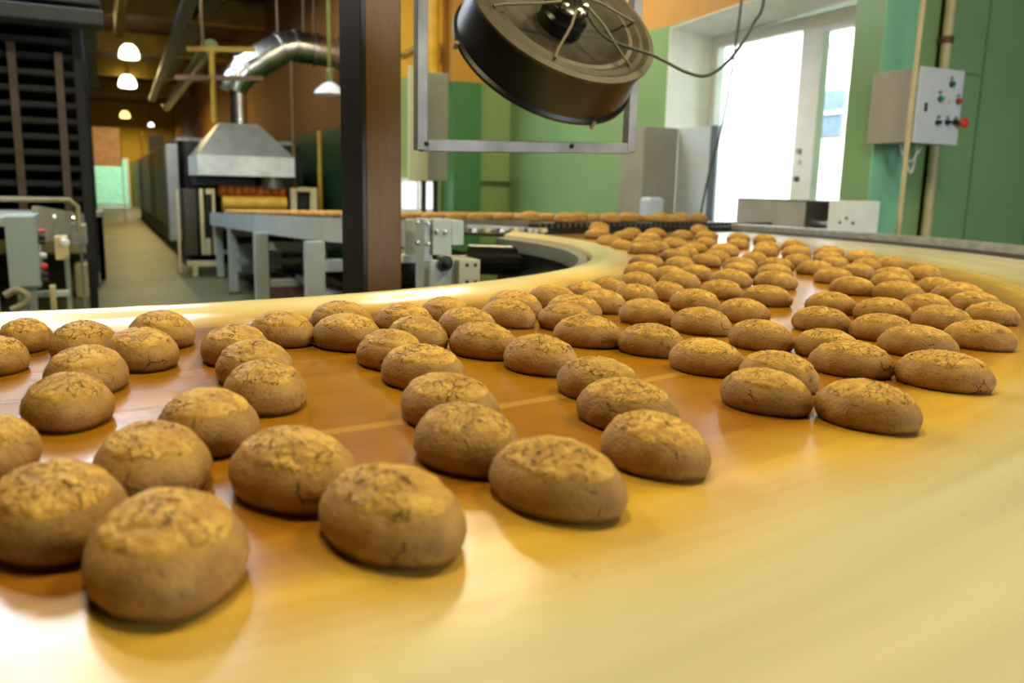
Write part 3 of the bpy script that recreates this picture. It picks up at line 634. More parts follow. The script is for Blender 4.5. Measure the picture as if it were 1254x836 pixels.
# cables
def cable(name, pts, r, m, label, cat='cable'):
    P_ = [Vector(p) for p in pts]; out = []
    for i in range(len(P_) - 1):     # catmull-rom
        a = P_[max(i - 1, 0)]; b = P_[i]; c = P_[i + 1]; d = P_[min(i + 2, len(P_) - 1)]
        for s_ in range(8):
            t = s_ / 8; out.append(.5 * ((2 * b) + (c - a) * t + (2 * a - 5 * b + 4 * c - d) * t * t + (3 * b - a - 3 * c + d) * t ** 3))
    out.append(P_[-1]); return tag(link(name, tube(B(), out, r, 8), m, smooth=True), label, cat)
cable('power_cable', [T @ Vector((.05, 0, .02)), onD(745, 48, D - .03), onD(800, 68, D - .02), onD(840, 88, D), onD(868, 92, D), onD(898, 68, D), onD(922, 30, D), onD(936, -5, D), onD(940, -120, D + .05)], .0042, mat('cable_grey', srgb(62, 74, 66), .5), 'dark grey cable looping from the ventilator up across the window')
cable('electric_cord', [onX(912, -60, 4.2), onX(908, 0, 4.2), onX(899, 68, 4.2), onX(885, 150, 4.2), onX(868, 215, 4.2), onX(858, 262, 4.2)], .009, bpy.data.materials['cable_grey'], 'thin grey cord hanging down in front of the left window pane', 'cord')

# ------------------------------------------------------------------ right: machine box, cabinets, control box, pipes
def plane_box(bm, P0, P1, z0, z1, depth):
    """vertical box: front face from P0 to P1 (xy), extends backwards by vector depth"""
    poly = [(P0[0], P0[1]), (P1[0], P1[1]), (P1[0] + depth[0], P1[1] + depth[1]), (P0[0] + depth[0], P0[1] + depth[1])]
    if z1 < z0: z0, z1 = z1, z0
    return prism(bm, poly, z0, z1)
A_ = onZ(903, 278, .96); 
# stainless trough machine behind the outer rail: y runs along the window wall
mx0 = 3.95
pa = onX(902, 262, mx0); pb = onX(985, 262, mx0); pc_ = onX(1014, 262, mx0)
ztop = onX(985, 247, mx0).z
mb = thing('trough_machine', 'low stainless steel machine trough with open side behind the outer rail', 'machine', (4.15, (pa.y + pc_.y) / 2, 0))
link('side_plate', box(B(), mx0, mx0 + .01, pb.y, pa.y, .93, ztop), mat('machine_grey', srgb(176, 172, 160), .4), mb)
link('body', box(B(), mx0 + .3, mx0 + .34, pc_.y, pa.y, .93, ztop), dull_steel, mb)
link('top_plate', box(B(), mx0, mx0 + .34, pc_.y, pa.y, ztop, ztop + .012), steel, mb)
link('tray', box(B(), mx0, mx0 + .32, pc_.y, pa.y, .90, .945), steel, mb)
for k in range(3): link('roller', tube(B(), [(mx0 + .08 + k * .08, pc_.y + .02, 1.0), (mx0 + .08 + k * .08, pb.y, 1.0)], .022, 10), dull_steel, mb, smooth=True)
for yy_ in (pc_.y + .1, pa.y - .1): link('leg', box(B(), mx0 + .12, mx0 + .2, yy_ - .04, yy_ + .04, 0, .90), grey_paint, mb)
we = onY(1057, 262, pc_.y); wz = onY(1020, 243, pc_.y).z
eb = thing('end_housing', 'white metal end housing with three bolt holes in front of the green pier', 'housing', ((mx0 + we.x) / 2, pc_.y, 0))
link('casing', box(B(), mx0 - .005, we.x, pc_.y - .12, pc_.y - .005, .91, wz - .01), white_paint, eb, bevel=.004)
for (x, y) in ((1028, 272), (1036, 267), (1044, 273)):
    c = onY(x, y, pc_.y - .121); link('bolt', lathe(B(), [(.008, 0), (.008, .008), (0, .009)], Matrix.Translation(c) @ Matrix.Rotation(pi / 2, 4, 'X'), 8), black, eb)
link('pedestal', box(B(), mx0 + .02, we.x - .02, pc_.y - .10, pc_.y - .02, 0, .91), grey_paint, eb)
# electrical cabinet beside the window: taupe side towards us, pale front
YC = 5.9; c1 = onY(785, 250, YC).x; c2 = onY(826, 250, YC).x
zt = onY(800, 155, YC).z
kb = thing('wall_cabinet', 'tall cabinet left of the window, taupe side and pale blue-grey door', 'cabinet', (c1 + .3, YC, 0))
link('casing', box(B(), c1, c2, YC, YC + .35, .3, zt), taupe, kb, bevel=.005)
YD = YC - .45; cf = onY(873, 250, YD)
dvec = Vector((cf.x - c2, YD - YC, 0)).normalized(); nn_ = Vector((-dvec.y, dvec.x, 0))
LEN = (Vector((cf.x, YD, 0)) - Vector((c2, YC, 0))).length
bm = B(); prism(bm, [(c2 + .003, YC), (cf.x, YD), (cf.x + nn_.x * .03, YD + nn_.y * .03), (c2 + .003 + nn_.x * .03, YC + nn_.y * .03)], .3, zt)
link('door', bm, mat('pale_blue_grey', srgb(204, 216, 224), .4, var=.04), kb)
e0 = Vector((c2, YC, 0)) + dvec * (LEN - .03) - nn_ * .004
link('door_edge_seal', obox(B(), e0 + Vector((0, 0, (zt + .3) / 2)), dvec, nn_, Vector((0, 0, 1)), .035, .004, (zt - .3) / 2), mat('blue_grey_edge', srgb(96, 110, 122), .5), kb)
hp = onY(800, 246, 5.6)
tag(link('white_hood', prism(B(), [(hp.x - .08, 5.55), (hp.x + .08, 5.55), (hp.x + .07, 5.7), (hp.x - .07, 5.7)], 0, hp.z + .03), white_box, bevel=.03), 'small pale rounded hood behind the raised cookies, in front of the taupe cabinet', 'hood')
# hanging control box
YK = YW - .38
BX0, BX1 = onY(1130, 80, YK), onY(1181, 90, YK)
bz0, bz1 = onY(1130, 175, YK).z, BX0.z - .005
bl = onX(1066, 92, BX0.x)
ctl = thing('control_box', 'grey wall control box with white face, coloured buttons and a red stop', 'control box', ((BX0.x + BX1.x) / 2, YK, bz0))
link('casing', box(B(), BX0.x, BX1.x, YK + .015, YW - .013, bz0 + .003, bz1 - .003), taupe, ctl, bevel=.004)
link('face_plate', box(B(), BX0.x - .006, BX1.x + .006, YK, YK + .014, bz0 - .002, bz1 + .002), white_box, ctl, bevel=.003)
def button(x, y, m, r, h, nm, par=ctl, collar=True):
    r *= 1.22; c = onY(x, y, YK); RX = Matrix.Translation(c) @ Matrix.Rotation(pi / 2, 4, 'X')
    o = link(nm, lathe(B(), [(r, 0), (r, h * .7), (r * .8, h), (0, h)], RX, 18, False), m, par, smooth=True)
    if collar: link('collar', lathe(B(), [(r * 1.3, 0), (r * 1.3, .005), (r, .006)], RX, 18), dark_metal, o)
    return o
button(1165, 103, teal, .0125, .025, 'push_button'); button(1151, 121, green_pl, .0125, .025, 'push_button'); button(1173, 124, red, .0125, .03, 'push_button')
for x, y in ((1165, 96), (1151, 113), (1173, 117), (1149, 143), (1160, 144), (1170, 145)):
    c = onY(x, y, YK); link('label_plate', box(B(), c.x - .015, c.x + .015, YK - .005, YK, c.z - .009, c.z + .009), zinc, ctl)
for x in (1147.5, 1159, 1168): button(x, 150, black_gloss, .0115, .03, 'selector_switch')
c = onY(1173, 151, YK); RX = Matrix.Translation(c) @ Matrix.Rotation(pi / 2, 4, 'X')
es = link('emergency_stop', lathe(B(), [(.015, 0), (.015, .036), (.03, .039), (.032, .051), (.022, .061), (0, .063)], RX, 22), red, ctl, smooth=True)
c = onY(1133, 131, YK); link('key_lock', box(B(), c.x - .010, c.x + .010, YK - .012, YK, c.z - .027, c.z + .027), black, ctl, bevel=.006)
c = onY(1162, 125, YK); tri = B()
vs = [tri.verts.new(p_) for p_ in ((c.x - .012, YK - .0025, c.z - .01), (c.x + .012, YK - .0025, c.z - .01), (c.x, YK - .0025, c.z + .013), (c.x - .012, YK - .001, c.z - .01), (c.x + .012, YK - .001, c.z - .01), (c.x, YK - .001, c.z + .013))]
for f in ((0, 1, 2), (5, 4, 3), (0, 3, 4, 1), (1, 4, 5, 2), (2, 5, 3, 0)): tri.faces.new([vs[k] for k in f])
link('warning_triangle', tri, yellow, ctl)

# pipes
Y2 = YK - .07
tag(link('conduit_pipe', tube(B(), [onY(1137, -60, Y2), onY(1131, 0, Y2), onY(1116, 130, Y2), onY(1100, 285, Y2), onY(1094, 330, Y2)], .0155, 12), pipe_cream, smooth=True), 'thin cream pipe passing in front of the control box', 'pipe')
Y3 = YW - .06
P_top, P_bot = onY(1165, 0, Y3), onY(1133, 290, Y3)
pp = thing('wall_pipe', 'thicker cream pipe on the green wall behind the control box', 'pipe', (P_bot.x, Y3, 0))
link('pipe_run', tube(B(), [(P_bot.x, Y3, 0), (P_bot.x, Y3, P_bot.z), (P_top.x, Y3, P_top.z), (P_top.x, Y3, H)], .034, 14), pipe_cream, pp, smooth=True)
c = onY(1159, 49, Y3); link('pipe_clamp', lathe(B(), [(.036, -.022), (.045, -.022), (.045, .022), (.036, .022)], Matrix.Translation(c), 16), rust_red, pp)
link('clamp_stud', box(B(), c.x - .006, c.x + .006, Y3 + .03, YW, c.z - .006, c.z + .006), dark_metal, pp)
for k, (x, y, x2, y2) in enumerate(((1103, 188, 1120, 215), (1108, 190, 1128, 190))):
    cable('loose_cable', [onY(x, 174, YK + .2), onY(x + 2, y - 1, YK + .2), onY(x + 6, y + 8, YK + .2), onY(x2 - 4, y2 - 4, YK + .2), onY(x2 + 4, 174, YK + .2)], .008, white_paint, ['white cable loop hanging under the control box, left strand', 'white cable loop hanging under the control box, right strand'][k])
# house across the yard, seen washed out through the window
hb = thing('building', 'pale plastered building across the yard seen through the right pane', 'building', (13, 10, 0))
HXx = 12.0
link('wall', box(B(), HXx, HXx + 2, 4, 30, -1, 9), white_pl, hb)
w0, w1 = onX(1008, 112, HXx), onX(1031, 165, HXx)
wf = link('window', box(B(), HXx - .05, HXx - .002, w1.y, w0.y, w1.z, w0.z), mat('outer_window', srgb(120, 140, 160), .3), hb)
link('transom', box(B(), HXx - .08, HXx - .051, w1.y, w0.y, (w0.z + w1.z) / 2 - .03, (w0.z + w1.z) / 2 + .03), white_paint, wf)
w0, w1 = onX(1014, 52, HXx), onX(1024, 57, HXx)
link('vent_opening', box(B(), HXx - .05, HXx - .002, w1.y, w0.y, w1.z, w0.z), taupe, hb)
st('ground', box(B(), WX + .7, 30, -6, 40, -.9, -.6), mat('pale_yard', srgb(190, 186, 176), .8))

# ------------------------------------------------------------------ centre: drive unit inside the bend
du = thing('drive_unit', 'grey-blue drive frame with bolted plates inside the bend of the belt', 'machine', (1.4, 3.3, 0))
def fb(name, x0_, y0_, x1_, y1_, Y, dep, m, par=du, bv=.003):
    a, b_ = onY(x0_, y0_, Y), onY(x1_, y1_, Y)
    a2, b2 = onY(x0_, y1_, Y), onY(x1_, y0_, Y)
    return link(name, box(B(), (a.x + a2.x) / 2, (b_.x + b2.x) / 2, Y, Y + dep, min((a2.z + b_.z) / 2, .99), (a.z + b2.z) / 2), m, par, bevel=bv)
fb('upright', 519, 268, 530, 395, 3.10, .10, grey_paint)
fb('upper_plate', 530, 268, 553, 312, 3.08, .02, grey_paint)
fb('upper_bracket', 553, 270, 568, 300, 3.10, .25, grey_paint)
fb('lower_plate', 527, 318, 564, 362, 3.06, .02, grey_paint)
fb('bearing_plate', 562, 318, 588, 357, 3.02, .12, mat('pale_plate', srgb(196, 198, 180), .4, var=.04))
for x, y in ((572, 324.5), (582, 324.5), (572, 345), (582, 345)):
    c = onY(x, y, 3.02); link('socket', lathe(B(), [(.0075, 0), (.0075, .002), (0, .002)], Matrix.Translation(c) @ Matrix.Rotation(pi / 2, 4, 'X'), 10), black, du)
for x, y in ((535, 283), (545, 284), (524, 274), (524, 299), (511, 272), (511, 297)):
    c = onY(x, y, 3.08); link('bolt', lathe(B(), [(.009, 0), (.009, .012), (.004, .013), (0, .013)], Matrix.Translation(c) @ Matrix.Rotation(pi / 2, 4, 'X'), 8), zinc, du)
c = onY(545, 322, 3.05); link('grip_knob', lathe(B(), [(.03, 0), (.03, .012), (.015, .014), (.012, .04), (0, .042)], Matrix.Translation(c) @ Matrix.Rotation(pi / 2, 4, 'X'), 12), black, du, smooth=True)
fb('back_plate', 497, 268, 519, 312, 3.25, .02, grey_paint); fb('crossbar', 494, 312, 519, 322, 3.3, .05, white_paint)
link('foot_column', box(B(), 1.12, 1.2, 3.12, 3.2, 0, .75), grey_paint, du)
c = onY(503, 328, 3.35); link('motor_wheel', lathe(B(), [(0, 0), (.05, 0), (.055, .03), (.02, .05), (0, .05)], Matrix.Translation(c) @ Matrix.Rotation(pi / 2, 4, 'X'), 20), black, du, smooth=True)
dr = thing('drive_roller', 'dark glossy roller lying across the bend, under the raised conveyor', 'roller', (1.6, 3.7, 0))
ra_, rb_ = onY(575, 300, 3.6), onY(668, 296, 3.45)
link('roller_body', tube(B(), [(ra_.x, 3.60, .84), (rb_.x - .06, 3.42, .84)], .07, 24), black_gloss, dr, smooth=True)
link('roller_shaft', tube(B(), [(ra_.x - .12, 3.65, .84), (rb_.x - .02, 3.405, .84)], .018, 12), steel, dr, smooth=True)
link('drip_pan', prism(B(), [(.85, 3.3), (1.5, 2.62), (1.68, 3.1), (1.7, 3.6), (1.0, 4.0)], .62, .64), mat('oily_pan', (.05, .05, .052, 1), .25, .6, var=.4, scale=6), dr)
link('pan_leg', box(B(), 1.3, 1.36, 3.4, 3.46, 0, .62), dark_metal, dr)
sc = thing('scraper_rail', 'dull steel scraper rail with small clamps under the raised conveyor lip', 'rail', (1.75, 3.7, .9))
link('rail_bar', bar(B(), onY(570, 277, 3.75), onY(668, 282, 3.72), .05, .02), dull_steel, sc)
for k in range(6):
    c = onY(578 + k * 17, 281, 3.7); link('clamp', box(B(), c.x - .012, c.x + .012, 3.67, 3.7, c.z - .012, c.z + .008), cream if k % 2 else zinc, sc)

# cabinet and equipment behind the post (centre of the picture)
cx0, cx1, cx2 = onY(487, 150, 7.4).x, onY(524, 150, 7.4).x, onY(549, 150, 7.4).x
z_lo, z_hi = onY(520, 221, 7.4).z, onY(520, 88, 7.4).z
gc = thing('hanging_cabinet', 'large grey cabinet on the back wall right of the rusty post, cream left door', 'cabinet', ((cx0 + cx2) / 2, 7.5, z_lo))
link('casing', box(B(), cx1, cx2, 7.4, 7.9, z_lo, z_hi), mat('cabinet_grey', srgb(140, 140, 122), .45, var=.05), gc, bevel=.005)
link('door', prism(B(), [(cx1, 7.4), (cx1, 7.44), (cx0, 7.12), (cx0, 7.08)], z_lo, z_hi), mat('door_cream', srgb(206, 200, 160), .45, var=.04), gc)
for xa in (cx1 + .02, cx2 - .06): link('stand_leg', box(B(), xa, xa + .04, 7.6, 7.64, 0, z_lo), dark_metal, gc)
link('backboard', box(B(), cx2 + .01, cx2 + .05, 7.7, 7.76, z_lo, z_hi - .1), dark_metal, gc)
# lower window in the back, seen below the cabinet
lw = onY(494, 223, 9.5); lw2 = onY(531, 256, 9.5)
wn = st('window_3', box(B(), lw.x - .05, lw2.x + .05, 9.52, 9.6, lw2.z - .05, lw.z + .05), white_paint)
lit = mat('pane_glow', (.9, .95, 1, 1), .3, emis=(.85, .93, 1, 1), estr=1.1)  # the pane glows by itself, in place of daylight behind it
mid = (lw.x + lw2.x) / 2
for a, b_ in ((lw.x, mid - .03), (mid + .03, lw2.x)): link('pane', box(B(), a, b_, 9.50, 9.52, lw2.z, lw.z), lit, wn)
ycx = onY(535, 60, 9.3).x
tag(link('yellow_pipe', tube(B(), [(ycx, 9.42, 2.45), (ycx, 9.42, H)], .07, 14), mat('gas_yellow', srgb(216, 166, 20), .4), smooth=True), 'yellow vertical pipe on the ochre wall above the grey cabinet', 'pipe')
cable('bent_conduit', [onY(492, 68, 9.57), onY(512, 58, 9.57), onY(533, 50, 9.57), onY(538, 70, 9.57), onY(530, 88, 9.57)], .035, mat('olive_brown', srgb(150, 120, 50), .5), 'brown bent conduit on the ochre wall above the grey cabinet', 'conduit')
# ------------------------------------------------------------------ oven with hood and duct
ov = thing('tunnel_oven', 'long steel tunnel oven running down the right of the aisle', 'oven', (1.8, 20, 0))
panel_m = mat('oven_panel', srgb(128, 122, 100), .3, .5, var=.15, scale=3)
for k in range(9):
    y_ = 13.2 + k * 1.9; link('side_panel', box(B(), .98, 1.03, y_, y_ + 1.86, .42, 1.75), panel_m if k % 3 else mat('oven_panel_dark', srgb(70, 62, 42), .4, .3), ov, bevel=.01)
link('core', box(B(), 1.04, 2.6, 12.3, 30.3, .45, 1.70), dark_metal, ov)
link('top_deck', box(B(), 1.0, 2.65, 13.2, 30.3, 1.75, 1.80), dull_steel, ov)
link('plinth', box(B(), 1.1, 2.5, 13.0, 30.2, 0, .42), black, ov)
a_, b_ = onY(203, 176, 12.6), onY(226, 300, 12.6)
link('front_pillar', box(B(), a_.x, b_.x - .03, 12.6, 13.1, .35, a_.z), mat('oven_pillar', srgb(176, 172, 156), .4), ov, bevel=.01)
Yh = 11.0
g1, g2 = onY(243, 214, Yh), onY(361, 212, Yh)
zb, zt_ = g1.z, onY(300, 191, Yh).z
hd = thing('extractor_hood', 'grey pyramid extractor hood with pale rim above the oven mouth', 'hood', ((g1.x + g2.x) / 2, Yh + .6, zb))
link('rim_band', box(box(box(box(B(), g1.x, g2.x, Yh, Yh + .03, zb, zt_), g1.x, g2.x, Yh + 1.27, Yh + 1.3, zb, zt_), g1.x, g1.x + .03, Yh + .03, Yh + 1.27, zb, zt_), g2.x - .03, g2.x, Yh + .03, Yh + 1.27, zb, zt_), mat('hood_rim', srgb(220, 224, 214), .4, 0), hd)
t1, t2 = onY(270, 152, Yh + .4).x, onY(316, 152, Yh + .4).x; zp = onY(290, 151, Yh + .4).z
bm = B(); lo = [bm.verts.new(p_) for p_ in ((g1.x, Yh, zt_), (g2.x, Yh, zt_), (g2.x, Yh + 1.3, zt_), (g1.x, Yh + 1.3, zt_))]
hi = [bm.verts.new(p_) for p_ in ((t1, Yh + .4, zp), (t2, Yh + .4, zp), (t2, Yh + .9, zp), (t1, Yh + .9, zp))]
for k in range(4): bm.faces.new((lo[k], lo[(k + 1) % 4], hi[(k + 1) % 4], hi[k]))
bm.faces.new(hi)
link('hood_cone', bm, mat('hood_steel', (.27, .26, .21, 1), .4, .5, var=.1), hd)
cc = onY(293, 130, Yh + .6)
dt = thing('exhaust_duct', 'silver bent exhaust duct rising from the hood towards the post', 'duct', (cc.x, Yh + .65, zp))
duct_m = mat('duct_foil', (.72, .70, .64, 1), .25, 1, var=.12, scale=5)
link('riser', tube(B(), [(cc.x, Yh + .65, zp), onY(291, 98, Yh + .65)], .11, 20), duct_m, dt, smooth=True)
pts = [onY(x, y, Yh + .65) for x, y in ((285, 112), (288, 100), (300, 86), (322, 72), (345, 60), (362, 57), (385, 61), (412, 66), (416, 66.5))]
link('elbow_duct', tube(B(), pts, [.17, .19, .20, .205, .205, .205, .20, .19, .19], 24), duct_m, dt, smooth=True)
for u in (2, 4, 5, 6, 7):
    p_ = pts[u]; d_ = (pts[u + 1] - pts[u - 1]).normalized() if u + 1 < len(pts) else Vector((1, 0, 0))
    link('duct_seam', tube(B(), [p_ - d_ * .02, p_ + d_ * .02], .217, 24), zinc, dt, smooth=True)
h1, h2 = onY(229, 60, Yh + .3), onY(312, 61, Yh + .3)
tag(link('support_bar', bar(B(), h1, h2, .06, .06), beam_m), 'horizontal yellowish bar left of the silver duct', 'bar')
h1, h2 = onY(214, 95, Yh + .3), onY(322, 96, Yh + .3)
tag(link('support_bar', bar(B(), h1, h2, .055, .055), mat('brown_bar', srgb(110, 84, 48), .5)), 'brown horizontal bar passing behind the foot of the silver duct', 'bar')
for k, (x, ya, yb, r_, m_) in enumerate(((246, 0, 60, .02, 'brown_bar'), (259, 60, 150, .035, 'ochre_beam'), (339, 0, 48, .02, 'brown_bar'), (371, 0, 48, .02, 'brown_bar'), (384, 0, 50, .02, 'brown_bar'), (391, 160, 255, .03, 'ochre_beam'), (357, 75, 250, .025, 'brown_bar'))):
    Yp = Yh + (.3 if k < 2 else 1.2 if k < 5 else .4)
    a, b_ = onY(x, ya, Yp), onY(x, yb, Yp)
    lab = ['thin brown hanger rod above the horizontal bar left of the duct', 'short yellow rod standing between the bars left of the duct', 'brown hanger rod rising from the first bend of the duct', 'left of two close hanger rods above the duct by the post', 'right of two close hanger rods above the duct by the post', 'yellow vertical pipe on the dark green wall left of the post', 'brown vertical pipe below the duct, right of the hood'][k]
    tag(link('hanger_rod', tube(B(), [(a.x, Yp, a.z if ya else H), (a.x, Yp, b_.z if yb < 250 else 0)], r_, 8), bpy.data.materials[m_], smooth=True), lab, 'rod')
# oven mouth: frames, rollers
of = thing('oven_outfeed', 'cream framed outfeed of the oven with orange rollers and side guards', 'machine', (1.8, 11.3, 0))
def fq(name, x0_, y0_, x1_, y1_, Y, dep, m, par=of, zfloor=None):
    a, b_ = onY(x0_, y0_, Y), onY(x1_, y1_, Y)
    return link(name, box(B(), a.x, max(b_.x, a.x + .01), Y, Y + dep, zfloor if zfloor is not None else b_.z, a.z), m, par, bevel=.006)
fq('guard_post', 215, 232, 223, 333, 11.15, .10, cream, zfloor=.05)
fq('guard_panel', 224, 232, 243, 312, 11.3, .5, mat('guard_dark', srgb(74, 66, 50), .5))
fq('guard_frame', 244, 231, 252, 312, 11.1, .06, cream); fq('guard_frame', 259, 231, 266, 312, 11.1, .06, cream)
fq('guard_rail', 252, 231, 259, 238, 11.1, .06, cream); fq('guard_rail', 252, 292, 259, 312, 11.1, .06, cream)
fq('guard_gap', 252, 238, 259, 292, 11.2, .06, black); fq('lower_rail', 229, 320, 270, 326, 11.1, .08, cream)
fq('foot', 236, 326, 243, 338, 11.1, .1, cream, zfloor=0)
fq('guard_frame', 356, 230, 364, 258, 11.1, .06, cream); fq('guard_frame', 380, 230, 389, 258, 11.1, .06, cream); fq('guard_rail', 364, 229, 380, 235, 11.1, .06, cream)
fq('guard_gap', 365, 235, 380, 255, 11.2, .06, black)
fq('oven_mouth', 234, 214, 322, 229, 11.6, .1, black)
c = onY(333, 222, 11.3); link('burner_cap', tube(B(), [(c.x, 11.3, c.z - .09), (c.x, 11.3, c.z + .09)], .14, 18), dull_steel, of, smooth=True)
orange = mat('orange_rubber', srgb(196, 104, 28), .5, var=.25, scale=12); yel = mat('yellow_roller', srgb(214, 168, 52), .45, var=.15, scale=8)
a, b_ = onY(268, 234, 11.3), onY(350, 234, 11.3)
for k in range(9):
    x = a.x + (b_.x - a.x) * (k + .5) / 9
    link('roller_ring', lathe(B(), [(.07, -.045), (.085, -.02), (.085, .02), (.07, .045)], Matrix.Translation((x, 11.3, a.z - .0)) @ Matrix.Rotation(pi / 2, 4, 'Y') @ Matrix.Rotation(.3, 4, 'X'), 14, True), orange, of, smooth=True)
a, b_ = onY(272, 249, 11.15), onY(350, 249, 11.15)
link('front_roller', tube(B(), [(a.x, 11.15, a.z), (b_.x, 11.15, a.z)], .095, 16), yel, of, smooth=True)
tag(link('paper_scrap', box(B(), onY(368, 262, 9.6).x, onY(386, 262, 9.6).x, 9.5, 9.75, .845, .875), white_paint, bevel=.01), 'white scrap lying on the feed conveyor below the cream guard', 'paper')
# ------------------------------------------------------------------ lamps
bulb = mat('lamp_glow', (1, .95, .8, 1), .3, emis=(1, .93, .66, 1), estr=6)
bulb2 = mat('cool_glow', (.9, .95, 1, 1), .3, emis=(.85, .92, 1, 1), estr=3)
def pendant(x, y, dist, r, lab, m, power, col=(1, .78, .30)):
    P_ = onD(x, y, dist)
    t_ = thing('pendant_lamp', lab, 'lamp', P_, group=None)
    link('glass_bell', lathe(B(), [(0, .9 * r), (.45 * r, .85 * r), (.8 * r, .5 * r), (r, -.1 * r), (r, -.5 * r), (.8 * r, -.62 * r), (0, -.62 * r)], Matrix.Translation(P_), 20), m, t_, smooth=True)
    link('cap', lathe(B(), [(.35 * r, .8 * r), (.3 * r, 1.3 * r), (0, 1.35 * r)], Matrix.Translation(P_), 12), beam_m, t_)
    link('rod', tube(B(), [P_ + Vector((0, 0, r)), Vector((P_.x, P_.y, H))], .02, 6), beam_m, t_)
    if power: lamp((P_.x, P_.y, P_.z - r - .1), col, power, .4)
pendant(158, 65, 18.5, .21, 'glowing bell lamp over the aisle, the highest in the picture', bulb, 150)
pendant(156, 101, 24, .24, 'second glowing bell lamp down the aisle, below the highest one', bulb, 150)
pendant(153, 141, 35, .20, 'small yellow lamp far down the aisle', mat('yellow_glow', (1, .8, .3, 1), .3, emis=(1, .72, .2, 1), estr=3), 150)
pendant(185, 153, 32, .11, 'tiny bluish white lamp far off beside the yellow one', bulb2, 60, (.8, .9, 1))
pendant(107, 3, 15, .10, 'small yellow lamp at the top edge above the cooling rack', bpy.data.materials['yellow_glow'], 30)
for k, (x, y, z, pw) in enumerate(((-.5, 4.6, 4.0, 110), (3.1, 7.0, 4.1, 88))):  # unseen lamps, added to brighten the left machines and the back wall
    t_ = thing('bay_lamp', ['bay lamp added as fill over the near end of the aisle', 'bay lamp added to brighten the ochre and green back wall'][k], 'lamp', (x, y, z))
    hs = .23 if k == 0 else .62
    link('reflector', lathe(B(), [(hs + .02, 0), (hs, .12), (.10, .26), (.06, .34), (0, .35)], Matrix.Translation((x, y, z)), 28), grn_dark, t_, smooth=True)
    link('rod', tube(B(), [(x, y, z + .34), (x, y, H)], .012, 8), dark_metal, t_)
    lamp((x, y, z - .01), (1, .86, .55), pw, hs * 2)
pd = onD(404, 112, 8.4)
dl = thing('dish_lamp', 'unlit white dish lamp on a thin rod just left of the rusty post', 'lamp', pd)
link('dish', lathe(B(), [(.03, .09), (.07, .07), (.15, .0), (.16, -.03), (.15, -.035), (.06, .02), (0, .03)], Matrix.Translation(pd), 24), white_box, dl, smooth=True)
link('holder', lathe(B(), [(.03, .08), (.03, .2), (.015, .22), (.015, .30)], Matrix.Translation(pd), 10), grn_pipe, dl)
link('rod', tube(B(), [pd + Vector((0, 0, .3)), Vector((pd.x, pd.y, H))], .02, 8), grn_pipe, dl)
# lamps above the belt, outside the picture, that give the warm light on the cookies
for k, (x, y, pw) in enumerate(((.2, 1.0, 48), (2.1, .9, 52), (3.0, 1.7, 46))):
    t_ = thing('bay_lamp', ['warm bay lamp over the left half of the curved belt', 'warm bay lamp over the middle of the curved belt', 'warm bay lamp over the right margin of the curved belt'][k], 'lamp', (x, y, 3.5))
    link('reflector', lathe(B(), [(.25, 0), (.22, .12), (.10, .26), (.06, .34), (0, .35)], Matrix.Translation((x, y, 3.5)), 28), grn_dark, t_, smooth=True)
    link('rod', tube(B(), [(x, y, 3.85), (x, y, H)], .012, 8), dark_metal, t_)
    lamp((x, y, 3.49), (1, .84, .44), pw, .46)
# ------------------------------------------------------------------ pipes and trays along the ceiling
def along(name, x, z, y0_, y1_, w_, h_, m, lab, cat):
    return tag(link(name, box(B(), x - w_ / 2, x + w_ / 2, y0_, y1_, z - h_ / 2, z + h_ / 2), m), lab, cat)
a = onY(207, 128, 22); b_ = onY(256, 60, 12)
tag(link('green_pipe', tube(B(), [a + (a - b_) * .1, b_ + (b_ - a) * .02], .10, 12), grn_pipe, smooth=True), 'slanting olive green pipe above the left side of the oven', 'pipe')
along('air_duct', 1.9, 4.3, 8, 30, .3, .25, grn_dark, 'dark green square air duct under the ceiling above the oven', 'duct')
a = onY(186, 122, 24); b_ = onY(236, -10, 9.6)
tag(link('cable_tray', bar(B(), a, b_, .14, .08), black), 'black cable tray slanting up the ceiling right of the bell lamps', 'tray')
a = onY(138, 60, 16); along('air_duct', a.x + .1, 3.7, 8.6, 16, .12, .4, beam_m, 'yellow edged duct along the top of the cooling rack', 'duct')
fq2 = lambda *a_, **k_: fq(*a_, par=None, **k_)
# distant equipment on the right of the far aisle
for k, (x0_, y0_, x1_, y1_, Y, m_, lab) in enumerate(((146, 150, 153, 250, 26, beam_m, 'yellow upright at the far end of the aisle, left one'), (172, 160, 178, 215, 24, beam_m, 'yellow upright rising above the steel oven'), (182, 165, 202, 185, 22, black, 'dark box on top of the steel oven far down the aisle'))):
    a, b_ = onY(x0_, y0_, Y), onY(x1_, y1_, Y)
    tag(link('upright' if k < 2 else 'fan_box', box(B(), a.x, b_.x, Y, Y + .3, 1.80 if k else 0, a.z), m_), lab, 'post' if k < 2 else 'box')
